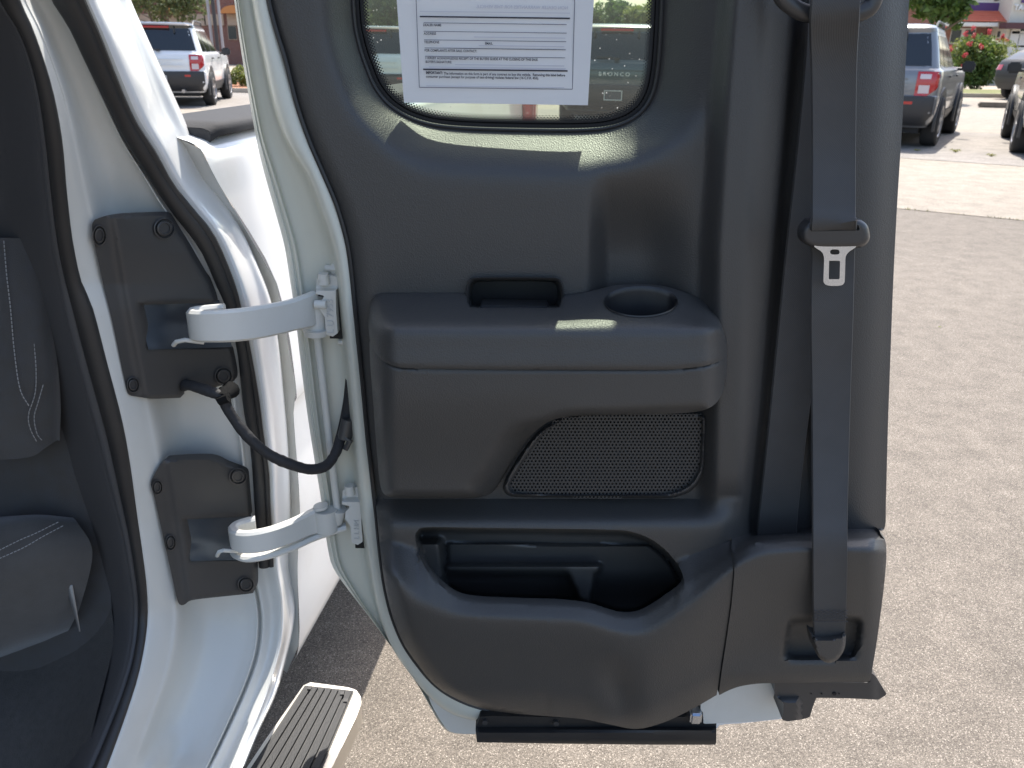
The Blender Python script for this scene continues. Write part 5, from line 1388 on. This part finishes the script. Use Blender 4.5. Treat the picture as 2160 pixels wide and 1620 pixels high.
for i, (pt, px, Y, lm) in enumerate(TL):
    lab = {830: 'tallest dark green tree hidden straight behind the paper form', 900: 'broad mid green tree hidden behind the middle of the form', 980: 'olive tree hidden behind the middle of the form', 1060: 'dark green tree hidden behind the right half of the form', 1140: 'mid green tree hidden behind the right margin of the form', 1420: 'mid green tree hidden behind the door right of the glass', 740: 'olive tree beyond the lot at the left rim of the door glass', 775: 'bright green tree above the white SUV left of the form', 1232: 'olive tree peeking out right behind the paper form', 1275: 'dark green tree right of the form behind the blue grey SUV', 1318: 'mid green tree above the blue grey SUV', 1365: 'yellow-green autumn-tinted tree at the right rim of the door glass'}.get(px, kinds[lm.name] + ' tree in the far row hidden behind form and door')
    px_tree('far_tree', lab, px, 130, Y, pt, 62 if px != 1232 else 34, lm, 96, n=2600, size=.22, trunk_r=.15, seed=20 + i, group='trees beyond the lot')
# low wood far behind, fills the gaps between the trees
v, f = leaves((6, 105, 2.6), (75, 6, 3.2), 16000, .42, 420, 77); wd = bpy.data.meshes.new('far_wood'); wd.from_pydata(v.tolist(), [], f.tolist()); wd.materials.append(M['leafdark']); o = bpy.data.objects.new('far_wood', wd); COL.objects.link(o); o['kind'] = 'stuff'
# crape myrtle bush with red flower heads
g = PZ(2052, 190); YBU = g.y
bush = empty('flowering_bush', (g.x, g.y, 0), 'round green bush with red flower heads in front of the tile-roofed restaurant', 'bush')
ppm = (P(2150, 120, YBU) - P(2050, 120, YBU)).length / 100
zc = (P(2052, 72, YBU).z) / 2; zt = P(2052, 72, YBU).z
v, f = leaves((g.x, g.y, zc), (58 * ppm, 58 * ppm, zt / 2), 9000, .075, 70, 41); fmesh('crown', v, f, M['leaf'], bush)
v, f = leaves((g.x - .05, g.y, zc * 1.35), (60 * ppm, 60 * ppm, zt * .34), 3500, .06, 50, 42); fmesh('new_growth', v, f, M['leafyel'], bush)
mb_ = MB()
for k in range(7):
    a = k * .9; mb_.tube([(g.x + .08 * math.cos(a), g.y + .08 * math.sin(a), 0), (g.x + 40 * ppm * math.cos(a), g.y + 40 * ppm * math.sin(a), zt * .7)], [.025, .008], 6)
mb_.build('stem', M['bark'], bush)
for i, (px, py) in enumerate([(1990, 58), (1990, 82), (2004, 104), (2052, 61), (2038, 70), (2056, 76), (2086, 67), (2104, 86), (2114, 78), (2120, 85), (2036, 117), (2033, 140), (2071, 98), (2046, 92)]):
    c = P(px, py, YBU - 58 * ppm * (.9 if py > 90 else .3))
    v, f = leaves(c, (.11, .11, .12), 130, .035, 9, 60 + i); fmesh('flower_head', v, f, M['flower'], bush)
# low shrub, mulch and kerb on the left; lawn strip and kerb on the right
kl = PZ(500, 196)
def band(name, x0, x1, ya, yb, z, m, bev=0):
    mb_ = MB(); mb_.box(((x0 + x1) / 2, (ya + yb) / 2, z / 2), (x1 - x0, yb - ya, z), bev=bev); o = mb_.build(name, m, smooth=False); o['kind'] = 'structure'; return o
band('kerb', -60, -2.5, kl.y, kl.y + .16, .13, M['kerb'], .02)
sheet('mulch_bed', [(-60, kl.y + .16), (-2.5, kl.y + .16), (-2.5, kl.y + 4.5), (-60, kl.y + 4.5)], .12, M['mulch'])
kr = PZ(2060, 206)
band('kerb', 11.5, 60, kr.y, kr.y + .16, .13, M['kerb'], .02)
sheet('lawn_strip', [(11.5, kr.y + .16), (60, kr.y + .16), (60, kr.y + 4.0), (11.5, kr.y + 4.0)], .125, M['lawn'])
sheet('far_road', [(-120, max(kl.y, kr.y) + 5), (120, max(kl.y, kr.y) + 5), (120, max(kl.y, kr.y) + 24), (-120, max(kl.y, kr.y) + 24)], .012, M['road'])
g = P(507, 160, kl.y + 1.6)
sh = empty('low_shrub', (g.x, g.y, .12), 'low yellow-green shrub in the mulch bed past the white SUV', 'shrub')
v, f = leaves((g.x, g.y, .42), (.42, .4, .34), 1500, .05, 22, 90); fmesh('crown', v, f, M['leafyel'], sh)
mb_ = MB(); mb_.tube([(g.x, g.y, .1), (g.x, g.y, .4)], .02, 6); mb_.build('stem', M['bark'], sh)
# concrete wheel stop and small weeds on the pavement
p0 = PZ(2074, 228); wsb = MB(); wsb.box((p0.x + 1.1, p0.y + .15, .07), (2.2, .18, .14), Matrix.Rotation(-.12, 3, 'Z'), bev=.03)
wst = wsb.build('wheel_stop', mat('brown_worn_stop', (.13, .10, .075), .9, mott=(8, .3, (.19, .15, .11)))); tag(wst, 'worn brown wheel stop lying between the grey and cream SUVs', 'wheel stop')
for i, (px, py, s, lab) in enumerate([(2015, 322, .10, 'wispy dry weed on the pavement behind the grey SUV tyre'), (2091, 331, .085, 'small bright green weed on the pavement nearest the cream SUV'), (1934, 319, .06, 'tiny weed at the edge of the grey SUV shadow')]):
    g = PZ(px, py); r_ = np.random.default_rng(i); mb_ = MB()
    for k in range(26):
        a = r_.uniform(0, 6.28); l = s * r_.uniform(.5, 1.1); u = Vector((math.cos(a), math.sin(a), 0)); w = u.orthogonal().normalized() * .005
        q0, q1, q2 = g, g + u * l * .5 + Vector((0, 0, l * .5)), g + u * l + Vector((0, 0, l * .25)); mb_.add([q0 - w, q0 + w, q1 + w, q1 - w, q2], [(0, 1, 2, 3), (3, 2, 4)])
    o = mb_.build('weed', M['weed'], smooth=False); tag(o, lab, 'weed', 'weeds on the pavement')
g = PZ(1982, 690, .004); mb_ = MB(); mb_.add([g + Vector((-.012, -.002, 0)), g + Vector((0, -.006, .003)), g + Vector((.014, .002, .001)), g + Vector((.001, .006, .004))], [(0, 1, 2, 3)])
o = mb_.build('fallen_leaf', M['leafyel'], smooth=False); tag(o, 'small dry leaf lying alone on the asphalt right of the door', 'leaf')

# ================================================================== BUILDINGS
M['brickred'] = mat('red_brick_wall', (.20, .065, .045), .9, mott=(3, .3, (.27, .095, .07)))
def brickx(m, nt, b, tc):
    N, L = nt.nodes, nt.links
    mp = N.new('ShaderNodeMapping'); mp.inputs['Rotation'].default_value = (rad(90), 0, 0); L.new(tc.outputs['Object'], mp.inputs['Vector'])
    br_n = N.new('ShaderNodeTexBrick'); br_n.inputs['Scale'].default_value = 4.3; br_n.inputs['Color1'].default_value = (.24, .08, .055, 1); br_n.inputs['Color2'].default_value = (.17, .055, .04, 1); br_n.inputs['Mortar'].default_value = (.34, .28, .23, 1)
    L.new(mp.outputs[0], br_n.inputs['Vector']); L.new(br_n.outputs['Color'], b.inputs['Base Color'])
M['brick'] = mat('brick_courses', (.2, .06, .05), .9, extra=brickx)
M['stone'] = mat('tan_stone_band', (.42, .30, .22), .85, mott=(2, .3, (.48, .36, .27)))
M['orange'] = mat('orange_canvas', (.55, .22, .07), .8); M['stucco'] = mat('cream_stucco', (.62, .56, .47), .9, mott=(1.5, .3, (.68, .62, .53)))
M['purple'] = mat('purple_band', (.085, .04, .16), .6); M['tile'] = mat('orange_roof_tile', (.52, .12, .07), .75, mott=(2, .3, (.60, .17, .10))); M['fascia'] = mat('white_fascia', (.7, .66, .6), .7); M['maroon'] = mat('maroon_canopy', (.085, .03, .035), .6)
M['shopglass'] = mat('shop_glass', (.03, .035, .04), .08, spec=.8); M['alu'] = mat('pale_window_frame', (.6, .58, .55), .5)
def bx(name, px0, px1, py0, py1, Y, depth, m, parent, zmin=None):
    """a box whose front face covers the pixel rectangle at distance Y"""
    a = P(px0, py1, Y); b = P(px1, py0, Y); z0 = a.z if zmin is None else zmin
    mb_ = MB(); mb_.box(((a.x + b.x) / 2, Y + depth / 2, (z0 + b.z) / 2), (abs(b.x - a.x), depth, b.z - z0)); return mb_.build(name, m, parent, smooth=False)
YR = kr.y + 14.5
g = P(2060, 150, YR)
rest = empty('restaurant', (g.x, YR, 0), 'brick and stucco restaurant with orange tile roof and purple band', 'restaurant')
wall = bx('wall', 1972, 2108, -60, 160, YR, 8, M['brick'], rest, 0)
bx('parapet', 1985, 2112, -70, 4, YR - .05, 8.2, M['stucco'], rest); bx('white_trim', 2012, 2112, 3.5, 6, YR - .12, .1, M['fascia'], rest)
bx('purple_band', 2012, 2111, 6, 23, YR - .14, .12, M['purple'], rest)
za, zb = P(2060, 47, YR).z, P(2060, 23, YR).z
xa, xb = P(1996, 40, YR).x, P(2104, 40, YR).x
roof = MB(); nC = 6
for k in range(nC):
    z0 = za + (zb - za) * k / nC; z1 = za + (zb - za) * (k + 1) / nC; y0 = YR - 1.1 + .95 * k / nC; y1 = YR - 1.1 + .95 * (k + 1) / nC
    x_0 = xa + .16 * k; x_1 = xb
    roof.add([(x_0, y0 - .03, z0), (x_1, y0 - .03, z0), (x_1, y0 - .03, z0 + .05), (x_0, y0 - .03, z0 + .05), (x_0 + .1, y1, z1 + .01), (x_1, y1, z1 + .01)], [(0, 1, 2, 3), (3, 2, 5, 4)])
roof.build('tile_roof', M['tile'], rest, smooth=False)
bx('fascia', 1988, 2106, 48, 54, YR - 1.15, .2, M['fascia'], rest); bx('soffit', 1990, 2106, 53, 54.5, YR - 1.0, 1.0, M['fascia'], rest)
w = bx('window', 2002, 2060, 60, 92, YR - .04, .1, M['alu'], rest); bx('pane', 2004, 2029, 63, 90, YR - .07, .05, M['shopglass'], w); bx('pane', 2032, 2058, 63, 90, YR - .07, .05, M['shopglass'], w)
bx('tower_wall', 2103, 2230, -140, 160, YR - 1.3, 8, M['stucco'], rest, 0)
bx('canopy', 2121, 2230, 49, 60, YR - 1.9, .6, M['maroon'], rest)
d_ = bx('entrance', 2119, 2230, 60, 160, YR - 1.35, .1, M['shopglass'], rest, 0)
for x0, x1, y0, y1 in ((2131, 2135, 61, 160), (2149, 2153, 70, 160), (2134, 2230, 67, 71), (2119, 2131, 61, 64), (2134, 2230, 97, 99)):
    bx('door_frame', x0, x1, y0, y1, YR - 1.42, .06, M['alu'], d_, 0 if y1 == 160 else None)
lamp = bx('wall_lamp', 2107, 2111, 66, 78, YR - 1.5, .2, M['carblack'], rest)
def facade_text(body, px, py, Y, h, m, parent, align='LEFT'):
    cu = bpy.data.curves.new('sign_letters', 'FONT'); cu.body = body; cu.size = h; cu.extrude = .03; cu.align_x = align; cu.offset = .006
    o = bpy.data.objects.new('sign_letters', cu); COL.objects.link(o); bpy.context.view_layer.update()
    me = bpy.data.meshes.new_from_object(o.evaluated_get(bpy.context.evaluated_depsgraph_get())); bpy.data.objects.remove(o)
    me.materials.clear(); me.materials.append(m)
    o = bpy.data.objects.new('sign_letters', me); COL.objects.link(o); o.rotation_euler = (rad(90), 0, 0); o.location = P(px, py, Y); o.parent = parent; o.matrix_parent_inverse = Matrix.Translation(-parent.location); return o
M['signbright'] = mat('white_sign_letters', (.8, .8, .8), .5)
facade_text('TACO', 2138, 21, YR - 1.36, .33, M['signbright'], rest)
bx('purple_logo', 2155, 2185, -14, 6, YR - 1.38, .05, M['purple'], rest)

YL = 62.0
g = P(400, 117, YL)
bld = empty('brick_building', (g.x, YL, 0), 'red brick building with tan stone bands and orange awnings behind the white SUV', 'building')
bx('wall', 130, 640, -140, 150, YL, 10, M['brick'], bld, 0)
for x0, x1 in ((240, 335), (345, 432), (432, 470), (480, 540), (548, 640)):
    bx('stone_band', x0, x1, 30, 53, YL - .12, .12, M['stone'], bld)
for x0, x1 in ((250, 292), (342, 384), (474, 528), (548, 600)):
    a = P(x0, 29, YL); b = P(x1, 29, YL); zt_ = P(x0, 12, YL).z; mb_ = MB(); cx = (a.x + b.x) / 2; hw = (b.x - a.x) / 2; n = 14
    v = [(cx + hw * math.cos(t), YL - .9 + .0 * k, a.z + (zt_ - a.z) * math.sin(t)) for k in (0,) for t in np.linspace(0, math.pi, n)] + [(cx + hw * math.cos(t), YL, a.z + (zt_ - a.z) * 1.15 * math.sin(t)) for t in np.linspace(0, math.pi, n)]
    mb_.add(v, [(i, i + 1, n + i + 1, n + i) for i in range(n - 1)] + [tuple(range(n))]); mb_.build('awning', M['orange'], bld)
for x0, x1 in ((255, 288), (345, 380), (483, 497), (505, 530), (560, 590)):
    w = bx('window', x0 - 1, x1 + 1, 54, 84, YL - .06, .1, M['stone'], bld); bx('pane', x0, x1, 55, 82.5, YL - .09, .06, M['shopglass'], w)
# posts
M['galv'] = mat('grey_metal_post', (.33, .34, .35), .5, metal=.4, mott=(3, .3, (.40, .41, .42))); M['postdark'] = mat('dark_post', (.05, .05, .052), .5); M['concpost'] = mat('tan_concrete_post', (.42, .37, .32), .85)
def post(name, px, py, Y, wpx, m, label, cat, lean=0, h=7, group=None):
    g = P(px, py, Y); ppm_ = (P(px + 10, py, Y) - P(px, py, Y)).length / 10; mb_ = MB()
    mb_.cyl((g.x, g.y, 0), (g.x + lean, g.y, h), wpx * ppm_ / 2, n=14); mb_.cyl((g.x, g.y, 0), (g.x, g.y, .25), wpx * ppm_ * .8, n=14)
    o = mb_.build(name, m); return tag(o, label, cat, group)
post('lamp_post', 325, 60, 33, 10, M['concpost'], 'pale concrete lamp post behind the left edge of the white SUV', 'lamp post')
post('sign_post', 294, 60, 36, 4.5, M['postdark'], 'thin dark post beside the cab at the far left', 'post')
for x, w, m, lab in ((447, 6, M['galv'], 'leftmost grey pole of the three-pole sign frame'), (458, 7.5, M['postdark'], 'dark pole in the middle of the three-pole sign frame'), (469, 6, M['galv'], 'rightmost grey pole of the three-pole sign frame')):
    post('sign_pole', x, 90, 30, w, m, lab, 'sign pole', group='poles of the sign frame')
# pole sign seen at the edge of the form
g = P(1245, 40, 75)
sg_ = empty('roadside_sign', (g.x, 75, 0), 'red-rimmed roadside sign half hidden behind the paper form', 'sign')
mb_ = MB(); mb_.box((g.x - .5, 75, g.z), (1.6, .2, 1.1), bev=.15); mb_.build('sign_rim', mat('red_sign_rim', (.45, .03, .03), .5), sg_)
mb_ = MB(); mb_.box((g.x - .5, 74.9, g.z), (1.15, .2, .7), bev=.08); mb_.build('sign_face', M['signwhite'], sg_)
mb_ = MB(); mb_.cyl((g.x - .5, 75.1, 0), (g.x - .5, 75.1, g.z), .08); mb_.build('sign_pole', M['galv'], sg_)
